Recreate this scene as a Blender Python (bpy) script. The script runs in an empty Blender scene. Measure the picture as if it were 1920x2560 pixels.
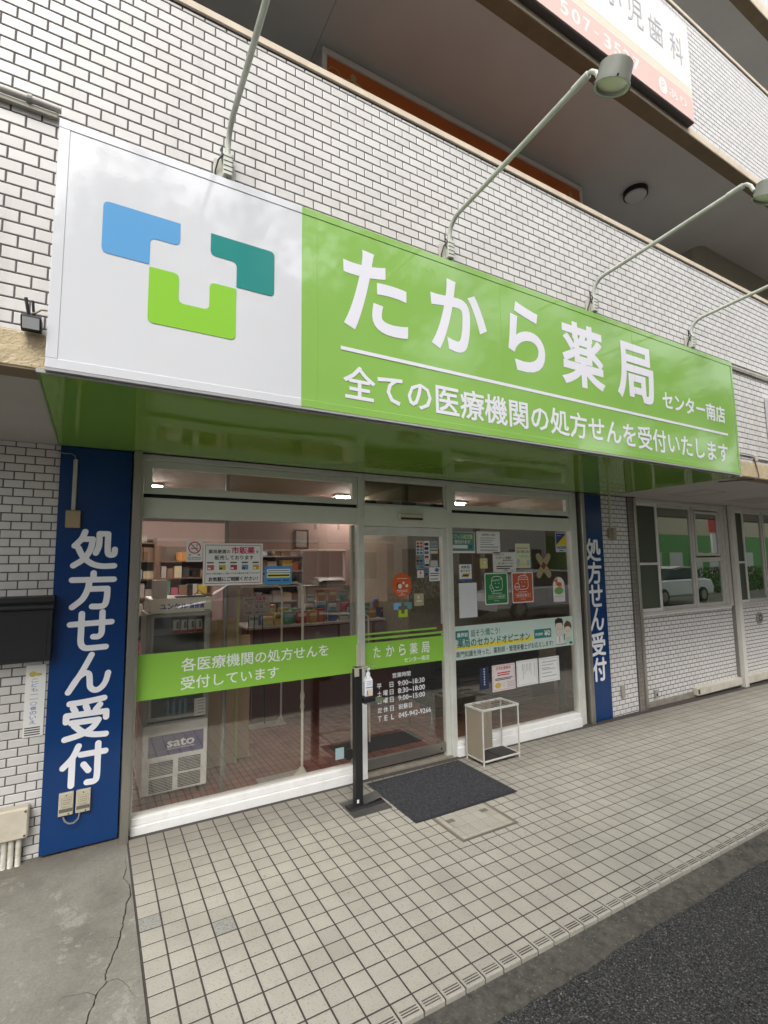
import bpy, bmesh, math, random
from mathutils import Vector, Matrix
random.seed(7)
R_ = math.radians
sc = bpy.context.scene
COL = sc.collection

# ------------------------------------------------------------------ camera
cd = bpy.data.cameras.new('camera'); cam = bpy.data.objects.new('camera', cd); COL.objects.link(cam)
sc.camera = cam
_yaw, _pit, _rol = .52400, .10440, -.01280
_f = Vector((math.sin(_yaw)*math.cos(_pit), math.cos(_yaw)*math.cos(_pit), math.sin(_pit)))
_r = Vector((math.cos(_yaw), -math.sin(_yaw), 0)); _u = _r.cross(_f)
_R = _r*math.cos(_rol)+_u*math.sin(_rol); _U = -_r*math.sin(_rol)+_u*math.cos(_rol)
CAMP = Vector((-.24186, -3.60904, 1.66266))
cam.matrix_world = Matrix(((_R.x,_U.x,-_f.x,CAMP.x),(_R.y,_U.y,-_f.y,CAMP.y),(_R.z,_U.z,-_f.z,CAMP.z),(0,0,0,1)))
cd.sensor_fit = 'VERTICAL'; cd.sensor_height = 36; cd.lens = 36*1246.2262/2560
cd.clip_start = .02; cd.clip_end = 600

# ------------------------------------------------------------------ sky, sun, exposure
SUN_EL, SUN_AZ = 52, 205      # azimuth of the sun, degrees clockwise from +Y
w = bpy.data.worlds.new('World'); sc.world = w; w.use_nodes = True
nt = w.node_tree; bg = nt.nodes['Background']
sky = nt.nodes.new('ShaderNodeTexSky'); sky.sky_type = 'NISHITA'; sky.sun_disc = False
sky.sun_elevation = R_(SUN_EL); sky.sun_rotation = R_(SUN_AZ); sky.dust_density = 4; sky.air_density = 1.0; sky.ozone_density = 1
hs = nt.nodes.new('ShaderNodeHueSaturation'); hs.inputs['Saturation'].default_value = .22; hs.inputs['Value'].default_value = 1.0
nt.links.new(sky.outputs[0], hs.inputs['Color'])
tcw = nt.nodes.new('ShaderNodeTexCoord'); nzw = nt.nodes.new('ShaderNodeTexNoise'); nzw.inputs['Scale'].default_value = 3.2
nzw.inputs['Detail'].default_value = 7; nt.links.new(tcw.outputs['Generated'], nzw.inputs['Vector'])
mrw = nt.nodes.new('ShaderNodeMapRange'); mrw.inputs[1].default_value = .35; mrw.inputs[2].default_value = .7
mrw.inputs[3].default_value = .8; mrw.inputs[4].default_value = 1.5; nt.links.new(nzw.outputs[0], mrw.inputs[0])
mxw = nt.nodes.new('ShaderNodeVectorMath'); mxw.operation = 'SCALE'
nt.links.new(hs.outputs[0], mxw.inputs[0]); nt.links.new(mrw.outputs[0], mxw.inputs['Scale'])
nt.links.new(mxw.outputs[0], bg.inputs[0]); bg.inputs[1].default_value = .15
sd = bpy.data.lights.new('sun', 'SUN'); sd.energy = 1.2; sd.angle = R_(25); sd.color = (1, .955, .89)
so = bpy.data.objects.new('sun', sd); COL.objects.link(so)
az = R_(SUN_AZ); el = R_(SUN_EL)
sdir = Vector((math.sin(az)*math.cos(el), math.cos(az)*math.cos(el), math.sin(el)))
so.rotation_euler = sdir.to_track_quat('Z', 'Y').to_euler(); so.location = sdir*30
sc.view_settings.view_transform = 'Standard'; sc.view_settings.look = 'None'
sc.view_settings.exposure = .79; sc.view_settings.gamma = 1; sc.view_settings.use_curve_mapping = False
sc.render.engine = 'CYCLES'; sc.cycles.use_denoising = True
try: sc.cycles.denoiser = 'OPENIMAGEDENOISE'
except Exception: pass
sc.cycles.max_bounces = 10; sc.cycles.transparent_max_bounces = 16; sc.cycles.diffuse_bounces = 5; sc.cycles.sample_clamp_indirect = 6
sc.cycles.use_adaptive_sampling = True; sc.cycles.adaptive_threshold = .015

# ------------------------------------------------------------------ materials
MATS = {}
def mat(name, col, rough=.6, metal=0, spec=.5, var=0, noise=None, bump=None, coat=0, emit=None, alpha=None, stretch=None, spots=None, emit_s=1, dirt=None, ior=None, streak=None, wall_dark=None):
    """noise=(scale, amount): colour mottling; bump=(scale, strength, dist); spots=(scale, colour, lo, hi); dirt=(scale, colour, amount)"""
    if name in MATS: return MATS[name]
    m = bpy.data.materials.new(name); m.use_nodes = True; MATS[name] = m
    t = m.node_tree; b = t.nodes['Principled BSDF']; N = t.nodes.new; L = t.links.new
    b.inputs['Base Color'].default_value = (*col, 1); b.inputs['Roughness'].default_value = rough
    b.inputs['Metallic'].default_value = metal; b.inputs['Specular IOR Level'].default_value = spec
    if ior: b.inputs['IOR'].default_value = ior
    if coat: b.inputs['Coat Weight'].default_value = coat; b.inputs['Coat Roughness'].default_value = .05
    if emit: b.inputs['Emission Color'].default_value = (*emit, 1); b.inputs['Emission Strength'].default_value = emit_s
    if not (var or noise or bump or spots or dirt): return m
    g = N('ShaderNodeNewGeometry'); vec = g.outputs['Position']
    if stretch:
        mp = N('ShaderNodeMapping'); mp.inputs['Scale'].default_value = stretch; L(vec, mp.inputs['Vector']); vec = mp.outputs[0]
    rgb = N('ShaderNodeRGB'); rgb.outputs[0].default_value = (*col, 1); cur = rgb.outputs[0]
    def mixc(fac, a, c2, mode='MIX'):
        x = N('ShaderNodeMix'); x.data_type = 'RGBA'; x.blend_type = mode
        if isinstance(fac, (int, float)): x.inputs['Factor'].default_value = fac
        else: L(fac, x.inputs['Factor'])
        L(a, x.inputs['A'])
        if isinstance(c2, tuple): x.inputs['B'].default_value = (*c2, 1)
        else: L(c2, x.inputs['B'])
        return x.outputs['Result']
    def rng(src, a, c, lo, hi):
        x = N('ShaderNodeMapRange'); L(src, x.inputs[0]); x.inputs[1].default_value = a; x.inputs[2].default_value = c
        x.inputs[3].default_value = lo; x.inputs[4].default_value = hi; return x.outputs[0]
    def scale(src, f):
        x = N('ShaderNodeVectorMath'); x.operation = 'SCALE'; L(src, x.inputs[0]); L(f, x.inputs['Scale']); return x.outputs[0]
    def nz(sc_, det=5, r=.6):
        x = N('ShaderNodeTexNoise'); x.inputs['Scale'].default_value = sc_; x.inputs['Detail'].default_value = det
        x.inputs['Roughness'].default_value = r; L(vec, x.inputs['Vector']); return x.outputs[0]
    if noise: cur = scale(cur, rng(nz(noise[0]), .3, .7, 1-noise[1], 1+noise[1]))
    if dirt: cur = mixc(rng(nz(dirt[0], 8, .65), .45, .72, 0, dirt[2]), cur, dirt[1])
    if streak:
        mp2 = N('ShaderNodeMapping'); mp2.inputs['Scale'].default_value = (9,9,.55); L(g.outputs['Position'], mp2.inputs['Vector'])
        x = N('ShaderNodeTexNoise'); x.inputs['Scale'].default_value = 1; x.inputs['Detail'].default_value = 7; x.inputs['Roughness'].default_value = .7; L(mp2.outputs[0], x.inputs['Vector'])
        cur = mixc(rng(x.outputs[0], .52, .78, 0, streak[1]), cur, streak[0])
    if wall_dark:     # noisy darker tone that deepens towards the wall
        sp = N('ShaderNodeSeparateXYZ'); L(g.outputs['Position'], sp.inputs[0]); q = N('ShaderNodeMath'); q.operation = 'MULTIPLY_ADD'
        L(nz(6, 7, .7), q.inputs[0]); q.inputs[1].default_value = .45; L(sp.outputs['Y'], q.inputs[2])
        cur = mixc(rng(q.outputs[0], wall_dark[1], wall_dark[2], 0, wall_dark[3]), cur, wall_dark[0])
    if spots: cur = mixc(rng(nz(spots[0], 3, .7), spots[2], spots[3], 0, 1), cur, spots[1])
    if var:
        oi = N('ShaderNodeObjectInfo'); a = N('ShaderNodeMath'); a.operation = 'ADD'
        L(oi.outputs['Random'], a.inputs[0]); L(g.outputs['Random Per Island'], a.inputs[1])
        fr = N('ShaderNodeMath'); fr.operation = 'FRACT'; L(a.outputs[0], fr.inputs[0])
        pw = N('ShaderNodeMath'); pw.operation = 'POWER'; L(fr.outputs[0], pw.inputs[0]); pw.inputs[1].default_value = 2.2
        cur = scale(cur, rng(pw.outputs[0], 0, 1, 1+var*.4, 1-var))
    L(cur, b.inputs['Base Color'])
    if bump:
        bp = N('ShaderNodeBump'); bp.inputs['Strength'].default_value = bump[1]; bp.inputs['Distance'].default_value = bump[2] if len(bump) > 2 else .002
        L(nz(bump[0], 6, .7), bp.inputs['Height']); L(bp.outputs[0], b.inputs['Normal'])
    return m

WHITE = (.78,.78,.77)
M_wt = mat('white_glazed_tile', (.60,.588,.565), .24, spec=.5, var=.06, noise=(9,.04), bump=(45,.12,.001), dirt=(2.2,(.42,.39,.34),.22), streak=((.30,.28,.24),.30))
M_wt2 = mat('white_glazed_tile_bright', (.68,.665,.65), .24, var=.05, noise=(6,.03), bump=(45,.1,.001))
M_grout = mat('dark_wall_joint', (.105,.095,.097), .9)
M_stucco = mat('beige_stucco', (.52,.425,.27), .85, noise=(14,.14), bump=(55,1.0,.012))
M_brown = mat('brown_painted_beam', (.19,.145,.085), .7, noise=(5,.15))
M_ceil = mat('grey_painted_ceiling', (.40,.38,.355), .8, noise=(2.5,.05), bump=(120,.15,.001))
M_ceil2 = mat('upper_grey_ceiling', (.56,.56,.55), .85, noise=(1.5,.05), bump=(160,.25,.001))
M_cop = mat('cream_coping', (.60,.51,.39), .6, noise=(10,.08), dirt=(6,(.3,.24,.17),.35))
M_ft = mat('cream_floor_tile', (.395,.375,.322), .62, var=.09, noise=(3.2,.08), bump=(260,.7,.002), spots=(125,(.25,.232,.185),.56,.68), dirt=(1.1,(.27,.25,.215),.5), wall_dark=((.155,.138,.115),-.30,.26,.75))
M_ftb = mat('repair_mortar_tile', (.40,.375,.32), .8, var=.08, bump=(260,.8,.002), spots=(110,(.22,.205,.175),.50,.68))
M_ftg = mat('grey_floor_tile', (.31,.305,.27), .7, bump=(300,.7,.002), spots=(110,(.17,.18,.175),.48,.62))
M_fj = mat('floor_joint', (.060,.050,.046), .95, noise=(30,.2))
M_conc = None
M_kerb = mat('gutter_concrete', (.078,.073,.062), .95, noise=(26,.5), bump=(190,1.0,.006), spots=(70,(.20,.185,.145),.58,.72), dirt=(5,(.125,.118,.092),.8))
M_rib = mat('nosing_rib_shadow', (.028,.025,.022), .9)
M_alu = mat('silver_aluminium_frame', (.62,.63,.58), .38, metal=.15, noise=(6,.08))
M_alug = mat('grey_green_panel', (.58,.60,.53), .45, noise=(3,.05))
M_aluw = mat('white_painted_sill', (.80,.80,.79), .45, noise=(8,.04), dirt=(16,(.35,.32,.27),.22))
M_steel = mat('stainless_steel', (.42,.40,.36), .30, metal=.85, noise=(2.2,.22), bump=(8,.1,.002), stretch=(1,1,.35))
M_black = mat('black_gap', (.012,.012,.012), .8)
M_rubber = mat('black_rubber', (.02,.02,.022), .5)
M_green = mat('sign_green_vinyl', (.245,.455,.10), .06, spec=.9, coat=.25, bump=(2.2,.10,.012))
M_sgw = mat('sign_white_vinyl', (.62,.635,.66), .06, spec=.9, coat=.25, bump=(2.0,.10,.012))
M_sgtx = mat('sign_letter_white', (.70,.70,.76), .14, spec=.5)
M_soff = mat('green_soffit_panel', (.19,.36,.035), .045, spec=.9, bump=(1.6,.10,.02))
M_blue = mat('blue_panel', (.005,.038,.145), .15, spec=.45, noise=(2,.06), bump=(2.5,.10,.01))
M_lw = mat('letter_white', (.78,.79,.82), .4)
M_film = mat('green_window_film', (.275,.56,.072), .45, spec=.3)
M_filmw = mat('film_letter_white', (.86,.90,.86), .5)
M_lb = mat('logo_blue', (.12,.33,.60), .10)
M_lt = mat('logo_teal', (.03,.235,.215), .12)
M_lg = mat('logo_green', (.245,.52,.055), .12)
M_paper = mat('white_paper', (.72,.72,.71), .7)
M_ink = mat('black_ink', (.03,.03,.035), .7)
M_red = mat('red_ink', (.50,.04,.06), .6)
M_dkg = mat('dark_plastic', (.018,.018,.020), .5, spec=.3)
M_arm = mat('pale_green_lamp_paint', (.55,.57,.50), .42, noise=(12,.10))
M_lamp = mat('lamp_housing_paint', (.27,.285,.245), .35, noise=(10,.1))
M_lens = mat('lamp_lens', (.62,.60,.50), .15)
M_pvc = mat('cream_plastic', (.60,.56,.46), .5, noise=(9,.08), dirt=(12,(.3,.26,.2),.4))
M_rack = mat('rack_paint', (.50,.49,.45), .4, noise=(20,.12))
M_rackp = mat('rack_panel', (.30,.265,.205), .6, noise=(14,.2), stretch=(1,1,.2), dirt=(7,(.2,.12,.06),.5))
M_mat = mat('charcoal_carpet', (.030,.031,.036), .95, noise=(60,.5), bump=(130,1.0,.008), spots=(150,(.085,.087,.10),.53,.68), stretch=(1,.35,1))
M_matin = mat('indoor_mat', (.035,.037,.035), .95, bump=(150,.6,.004))
M_terra = mat('terracotta_tile', (.27,.125,.10), .25, var=.2, noise=(6,.12))
M_terraj = mat('terracotta_joint', (.035,.022,.02), .9)
M_inw = mat('interior_wall_pink', (.38,.27,.24), .8)
M_inb = mat('interior_brown_screen', (.27,.235,.175), .85, noise=(30,.12))
M_inc = mat('interior_ceiling', (.36,.26,.235), .85, bump=(90,.5,.004), noise=(40,.15))
M_redb = mat('reddish_counter_panel', (.125,.045,.036), .35)
M_orange = mat('orange_board', (.50,.125,.022), .5, noise=(4,.1))
M_mouse = mat('board_cream_print', (.42,.33,.18), .6)
M_tan = mat('tan_board', (.43,.31,.185), .6, noise=(7,.06))
M_fr = mat('fridge_white', (.82,.83,.82), .3, dirt=(9,(.3,.26,.2),.25))
M_frg = mat('fridge_grey', (.36,.37,.34), .35)
M_ivory = mat('ivory_header', (.72,.72,.62), .4)
M_navy = mat('navy_label', (.035,.03,.16), .15)
M_wood = mat('dark_wood', (.10,.045,.025), .5)

def glass_mat(name, tint, refl=.055, rough=0.0):
    m = bpy.data.materials.new(name); m.use_nodes = True; t = m.node_tree; t.nodes.clear(); N = t.nodes.new; L = t.links.new
    out = N('ShaderNodeOutputMaterial'); mx = N('ShaderNodeMixShader'); tr = N('ShaderNodeBsdfTransparent'); gl = N('ShaderNodeBsdfGlossy')
    tr.inputs[0].default_value = (*tint, 1); gl.inputs['Roughness'].default_value = rough; gl.inputs[0].default_value = (1,1,1,1)
    lw = N('ShaderNodeLayerWeight'); lw.inputs[0].default_value = .5
    p = N('ShaderNodeMath'); p.operation = 'POWER'; p.inputs[1].default_value = 4.0; L(lw.outputs['Facing'], p.inputs[0])
    q = N('ShaderNodeMath'); q.operation = 'MULTIPLY_ADD'; L(p.outputs[0], q.inputs[0]); q.inputs[1].default_value = 1-refl; q.inputs[2].default_value = refl
    L(q.outputs[0], mx.inputs[0]); L(tr.outputs[0], mx.inputs[1]); L(gl.outputs[0], mx.inputs[2]); L(mx.outputs[0], out.inputs[0])
    return m
M_glass = glass_mat('window_glass', (.96,.95,.93), .115)
M_glassk = glass_mat('smoked_transom_glass', (.40,.39,.35), .10)
M_glassd = glass_mat('dark_window_glass', (.50,.60,.38), .26)
M_case = glass_mat('cabinet_glass', (.9,.92,.92), .04)

# ------------------------------------------------------------------ mesh building
ORG = {}
class MB:
    def __init__(s): s.v = []; s.f = []; s.mi = []; s.k = 0
    def face(s, pts, mi=None):
        b = len(s.v); s.v += [tuple(p) for p in pts]; s.f.append(tuple(range(b, b+len(pts)))); s.mi.append(s.k if mi is None else mi); return s
    def box(s, x0, x1, y0, y1, z0, z1):
        b = len(s.v)
        s.v += [(x0,y0,z0),(x1,y0,z0),(x1,y1,z0),(x0,y1,z0),(x0,y0,z1),(x1,y0,z1),(x1,y1,z1),(x0,y1,z1)]
        for f in ((0,3,2,1),(4,5,6,7),(0,1,5,4),(1,2,6,5),(2,3,7,6),(3,0,4,7)): s.f.append(tuple(b+i for i in f)); s.mi.append(s.k)
        return s
    def cbox(s, x0, x1, y0, y1, z0, z1, c=.003):
        c = min(c, (x1-x0)*.45, (y1-y0)*.45, (z1-z0)*.45)
        X = (x0,x1); Y = (y0,y1); Z = (z0,z1); b = len(s.v); idx = {}
        for i in (0,1):
            for j in (0,1):
                for k in (0,1):
                    sx, sy, sz = (1-2*i)*c, (1-2*j)*c, (1-2*k)*c
                    for a, p in enumerate(((X[i],Y[j]+sy,Z[k]+sz),(X[i]+sx,Y[j],Z[k]+sz),(X[i]+sx,Y[j]+sy,Z[k]))):
                        idx[i,j,k,a] = len(s.v); s.v.append(p)
        def F(*q): s.f.append(tuple(q)); s.mi.append(s.k)
        g = lambda i,j,k,a: idx[i,j,k,a]
        F(g(0,0,0,0),g(0,0,1,0),g(0,1,1,0),g(0,1,0,0)); F(g(1,0,0,0),g(1,1,0,0),g(1,1,1,0),g(1,0,1,0))
        F(g(0,0,0,1),g(1,0,0,1),g(1,0,1,1),g(0,0,1,1)); F(g(0,1,0,1),g(0,1,1,1),g(1,1,1,1),g(1,1,0,1))
        F(g(0,0,0,2),g(0,1,0,2),g(1,1,0,2),g(1,0,0,2)); F(g(0,0,1,2),g(1,0,1,2),g(1,1,1,2),g(0,1,1,2))
        for k in (0,1):
            for j in (0,1): F(g(0,j,k,1),g(1,j,k,1),g(1,j,k,2),g(0,j,k,2))
            for i in (0,1): F(g(i,0,k,0),g(i,1,k,0),g(i,1,k,2),g(i,0,k,2))
        for i in (0,1):
            for j in (0,1): F(g(i,j,0,0),g(i,j,1,0),g(i,j,1,1),g(i,j,0,1))
        for i in (0,1):
            for j in (0,1):
                for k in (0,1): F(g(i,j,k,0),g(i,j,k,1),g(i,j,k,2))
        return s
    def tube(s, pts, r, n=10, caps=True, r2=None):
        pts = [Vector(p) for p in pts]; rings = []; up = None
        for i, p in enumerate(pts):
            d = (pts[min(i+1,len(pts)-1)]-pts[max(i-1,0)]).normalized()
            if up is None: up = d.cross(Vector((0,0,1))) if abs(d.z) < .9 else d.cross(Vector((1,0,0)))
            up = (up-d*up.dot(d)).normalized(); w_ = d.cross(up)
            rr = r if r2 is None else r+(r2-r)*i/(len(pts)-1)
            if isinstance(r, (list,tuple)): rr = r[i]
            b = len(s.v); s.v += [tuple(p+(up*math.cos(2*math.pi*k/n)+w_*math.sin(2*math.pi*k/n))*rr) for k in range(n)]; rings.append(b)
        for a, b in zip(rings, rings[1:]):
            for k in range(n): s.f.append((a+k, a+(k+1)%n, b+(k+1)%n, b+k)); s.mi.append(s.k)
        if caps:
            s.f.append(tuple(reversed(range(rings[0], rings[0]+n)))); s.mi.append(s.k)
            s.f.append(tuple(range(rings[-1], rings[-1]+n))); s.mi.append(s.k)
        return s
    def cyl(s, p0, p1, r, n=16, r2=None): return s.tube([p0, p1], r, n, True, r2)
    def prism(s, pts, y0, y1):      # XZ outline extruded along y
        n = len(pts)
        s.face([(x,y0,z) for x,z in pts]); s.face([(x,y1,z) for x,z in reversed(pts)])
        for i in range(n):
            a, b = pts[i], pts[(i+1)%n]; s.face([(a[0],y0,a[1]),(a[0],y1,a[1]),(b[0],y1,b[1]),(b[0],y0,b[1])])
        return s
    def prismx(s, pts, x0, x1):     # YZ outline extruded along x
        n = len(pts)
        s.face([(x0,y,z) for y,z in pts]); s.face([(x1,y,z) for y,z in reversed(pts)])
        for i in range(n):
            a, b = pts[i], pts[(i+1)%n]; s.face([(x0,a[0],a[1]),(x1,a[0],a[1]),(x1,b[0],b[1]),(x0,b[0],b[1])])
        return s
    def prismz(s, pts, z0, z1):
        n = len(pts)
        s.face([(x,y,z1) for x,y in pts]); s.face([(x,y,z0) for x,y in reversed(pts)])
        for i in range(n):
            a, b = pts[i], pts[(i+1)%n]; s.face([(a[0],a[1],z0),(b[0],b[1],z0),(b[0],b[1],z1),(a[0],a[1],z1)])
        return s
    def mesh(s, name, mats, org=(0,0,0), smooth=False, fix=True):
        me = bpy.data.meshes.new(name); ox, oy, oz = org
        me.from_pydata([(x-ox,y-oy,z-oz) for x,y,z in s.v], [], s.f)
        for m in (mats if isinstance(mats, (list,tuple)) else [mats]): me.materials.append(m)
        me.polygons.foreach_set('material_index', s.mi)
        if fix:
            bm = bmesh.new(); bm.from_mesh(me); bmesh.ops.recalc_face_normals(bm, faces=bm.faces); bm.to_mesh(me); bm.free()
        if smooth:
            me.polygons.foreach_set('use_smooth', [True]*len(me.polygons))
            try: me.set_sharp_from_angle(angle=R_(35))
            except Exception: pass
        me.update(); return me
    def build(s, name, mats, parent=None, smooth=False, fix=True, **tags):
        org = ORG.get(parent.name, Vector((0,0,0))) if parent else Vector((0,0,0))
        o = bpy.data.objects.new(name, s.mesh(name, mats, org, smooth, fix)); COL.objects.link(o)
        if parent: o.parent = parent; ORG[o.name] = org
        for k_, v_ in tags.items(): o[k_] = v_
        return o
def B(*a): return MB().box(*a)
def CB(*a): return MB().cbox(*a)
def thing(name, label, cat, loc=(0,0,0), group=None, kind=None):
    o = bpy.data.objects.new(name, None); COL.objects.link(o); o.location = loc; o.empty_display_size = .1
    ORG[o.name] = Vector(loc); o['label'] = label; o['category'] = cat
    if group: o['group'] = group
    if kind: o['kind'] = kind
    return o
def copy_tree(o, parent=None):
    c = o.copy(); COL.objects.link(c)
    if parent is not None: c.parent = parent
    for ch in list(o.children): copy_tree(ch, c)
    return c
def fz(x): return -.0108*x
_curve_cache = {}
def text_mesh(body, weight=0.0):
    key = (body, weight)
    if key in _curve_cache: return _curve_cache[key]
    c = bpy.data.curves.new('t', 'FONT'); c.body = body; c.resolution_u = 2 if len(body) > 1 else 6
    if weight: c.bevel_depth = weight; c.bevel_resolution = 0; c.extrude = 0
    o = bpy.data.objects.new('t', c); COL.objects.link(o)
    me = bpy.data.meshes.new_from_object(o.evaluated_get(bpy.context.evaluated_depsgraph_get()))
    vs = [(v.co.x, v.co.y, max(0, v.co.z)/weight if weight else 0) for v in me.vertices]
    fs = [tuple(p.vertices) for p in me.polygons if not weight or min(me.vertices[i].co.z for i in p.vertices) > -weight*.1]
    COL.objects.unlink(o); bpy.data.objects.remove(o); bpy.data.curves.remove(c); bpy.data.meshes.remove(me)
    _curve_cache[key] = (vs, fs); return vs, fs
class Print:
    """flat print on a vertical plane that faces -Y: each shape is a sheet a fraction of a millimetre in front of the one before"""
    def __init__(s, y, x0=0, z0=0, x1=1, z1=1, step=.0001):
        s.y = y; s.x0, s.z0, s.w, s.h = x0, z0, x1-x0, z1-z0; s.v = []; s.f = []; s.mi = []; s.mats = []; s.n = 1; s.step = step
    def _m(s, m):
        if m not in s.mats: s.mats.append(m)
        return s.mats.index(m)
    def P(s, x, z): return (s.x0+x*s.w, s.z0+z*s.h)
    def add(s, vs, fs, m):
        b = len(s.v); y = s.y-s.n*s.step; s.v += [(v[0], y-(v[2]*s.step*.9 if len(v) > 2 else 0), v[1]) for v in vs]
        s.f += [tuple(b+i for i in f) for f in fs]; s.mi += [s._m(m)]*len(fs); return s
    def up(s): s.n += 1; return s
    def poly(s, pts, m): 
        return s.add([s.P(*p) for p in pts], [tuple(range(len(pts)))], m).up()
    def rect(s, x0, z0, x1, z1, m): return s.poly([(x0,z0),(x1,z0),(x1,z1),(x0,z1)], m)
    def rrect(s, x0, z0, x1, z1, r, m):      # r in metres
        X0, Z0 = s.P(x0,z0); X1, Z1 = s.P(x1,z1); pts = []
        for cx, cz, a in ((X1-r,Z0+r,-90),(X1-r,Z1-r,0),(X0+r,Z1-r,90),(X0+r,Z0+r,180)):
            pts += [(cx+r*math.cos(R_(a+t)), cz+r*math.sin(R_(a+t))) for t in (0,30,60,90)]
        return s.add(pts, [tuple(range(len(pts)))], m).up()
    def disc(s, cx, cz, rx, rz, m, n=24, a0=0, a1=360):
        pts = [(cx+rx*math.cos(R_(a0+(a1-a0)*i/n)), cz+rz*math.sin(R_(a0+(a1-a0)*i/n))) for i in range(n if a1-a0 == 360 else n+1)]
        return s.poly(pts, m)
    def line(s, pts, wd, m, closed=False, cap=True, smooth=False):     # wd in metres; one mitred stroke with round ends
        P = [Vector(s.P(*p)) for p in pts]
        if smooth and len(P) > 2:
            Q = []; n = len(P)
            for i in range(n-1):
                p0, p1, p2, p3 = P[max(i-1,0)], P[i], P[i+1], P[min(i+2,n-1)]
                for k in range(6):
                    t = k/6; Q.append(.5*((2*p1)+(p2-p0)*t+(2*p0-5*p1+4*p2-p3)*t*t+(3*p1-p0-3*p2+p3)*t**3))
            P = Q+[P[-1]]
        P = [p for i, p in enumerate(P) if i == 0 or (p-P[i-1]).length > 1e-7]; n = len(P); L_, R2 = [], []
        for i in range(n):
            a = P[(i-1)%n] if (closed or i > 0) else None; b = P[(i+1)%n] if (closed or i < n-1) else None
            d1 = (P[i]-a).normalized() if a is not None else None; d2 = (b-P[i]).normalized() if b is not None else None
            if d1 is None: nn = Vector((-d2.y,d2.x))
            elif d2 is None: nn = Vector((-d1.y,d1.x))
            else:
                n1, n2 = Vector((-d1.y,d1.x)), Vector((-d2.y,d2.x)); q = n1+n2
                nn = n1 if q.length < .2 else q.normalized()/max(.45, q.normalized().dot(n1))
            L_.append(P[i]+nn*wd/2); R2.append(P[i]-nn*wd/2)
        vs = [tuple(v) for v in L_]+[tuple(v) for v in R2]; fs = []
        for i in range(n if closed else n-1): j = (i+1)%n; fs.append((i, n+i, n+j, j))
        if cap and not closed:
            for e, o in ((0,1),(n-1,n-2)):
                d = (P[e]-P[o]).normalized(); nn = Vector((-d.y,d.x)); b = len(vs)
                vs += [tuple(P[e]+(nn*math.cos(a)+d*math.sin(a))*wd/2) for a in [k*math.pi/8 for k in range(9)]]; fs.append(tuple(range(b,b+9)))
        s.add(vs, fs, m); s.up(); return s
    def text(s, body, x0, z0, x1, z1, m, weight=.012, fit=True):
        vs, fs = text_mesh(body, weight)
        if not vs: return s
        a0 = min(v[0] for v in vs); a1 = max(v[0] for v in vs); b0 = min(v[1] for v in vs); b1 = max(v[1] for v in vs)
        X0, Z0 = s.P(x0,z0); X1, Z1 = s.P(x1,z1); kx = (X1-X0)/(a1-a0 or 1); kz = (Z1-Z0)/(b1-b0 or 1)
        if not fit: kx = kz
        return s.add([(X0+(v[0]-a0)*kx, Z0+(v[1]-b0)*kz, v[2]) for v in vs], fs, m).up()
    def build(s, name, parent=None, **tags):
        mb = MB(); mb.v = s.v; mb.f = s.f; mb.mi = s.mi
        o = mb.build(name, s.mats, parent, fix=False, **tags)
        # all faces must look towards -Y
        me = o.data; flip = [p.index for p in me.polygons if p.normal.y > 1e-6]
        if flip:
            bm = bmesh.new(); bm.from_mesh(me); bm.faces.ensure_lookup_table(); bmesh.ops.reverse_faces(bm, faces=[bm.faces[i] for i in flip]); bm.to_mesh(me); bm.free()
        return o

def in_view(p, margin=.06):
    d = Vector(p)-CAMP; z = d.dot(_f)
    if z < .05: return None
    u = d.dot(_R)/z*1246.2262/960; v = d.dot(_U)/z*1246.2262/1280
    return z if abs(u) < 1+margin and abs(v) < 1+margin else None

def tile_field(parent, items, name, m, proto_of, stuff_name, limit=300):
    """items: (size key, local location, world point); the nearest in view become parts, the rest one stuff mesh"""
    seen = []; rest = []
    for it in items:
        z = in_view(it[2]); (seen if z else rest).append((z or 0, it))
    seen.sort(key=lambda t: t[0]); near = seen[:limit]; rest = rest+seen[limit:]
    meshes = {}
    for _, (key, loc, wp) in near:
        if key not in meshes: meshes[key] = proto_of(key).mesh(name, m)
        o = bpy.data.objects.new(name, meshes[key]); COL.objects.link(o); o.parent = parent; o.location = loc
    if rest:
        mb = MB()
        for _, (key, loc, wp) in rest:
            p = proto_of(key, True); b = len(mb.v); mb.v += [(x+loc[0],y+loc[1],z+loc[2]) for x,y,z in p.v]
            mb.f += [tuple(b+i for i in f) for f in p.f]; mb.mi += p.mi
        o = bpy.data.objects.new(stuff_name, mb.mesh(stuff_name, m, fix=False)); COL.objects.link(o); o.parent = parent; o['kind'] = 'stuff'
    return near

def wall_tile(key, cheap=False):       # a glazed face tile in a wall that faces -Y, origin at its lower left corner on the joint plane
    w_, h_ = key; c = .0022; d = .0032; mb = MB()
    o = [(0,0,0),(w_,0,0),(w_,0,h_),(0,0,h_)]; e = [(x,-d+c*.6,z) for x,_,z in o]
    t = [(c,-d,c),(w_-c,-d,c),(w_-c,-d,h_-c),(c,-d,h_-c)]
    b = 0; mb.v = o+e+t
    for i in range(4):
        j = (i+1)%4
        mb.f += [(i,j,4+j,4+i),(4+i,4+j,8+j,8+i)]
    mb.f.append((8,9,10,11)); mb.mi = [0]*9
    return mb

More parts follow.
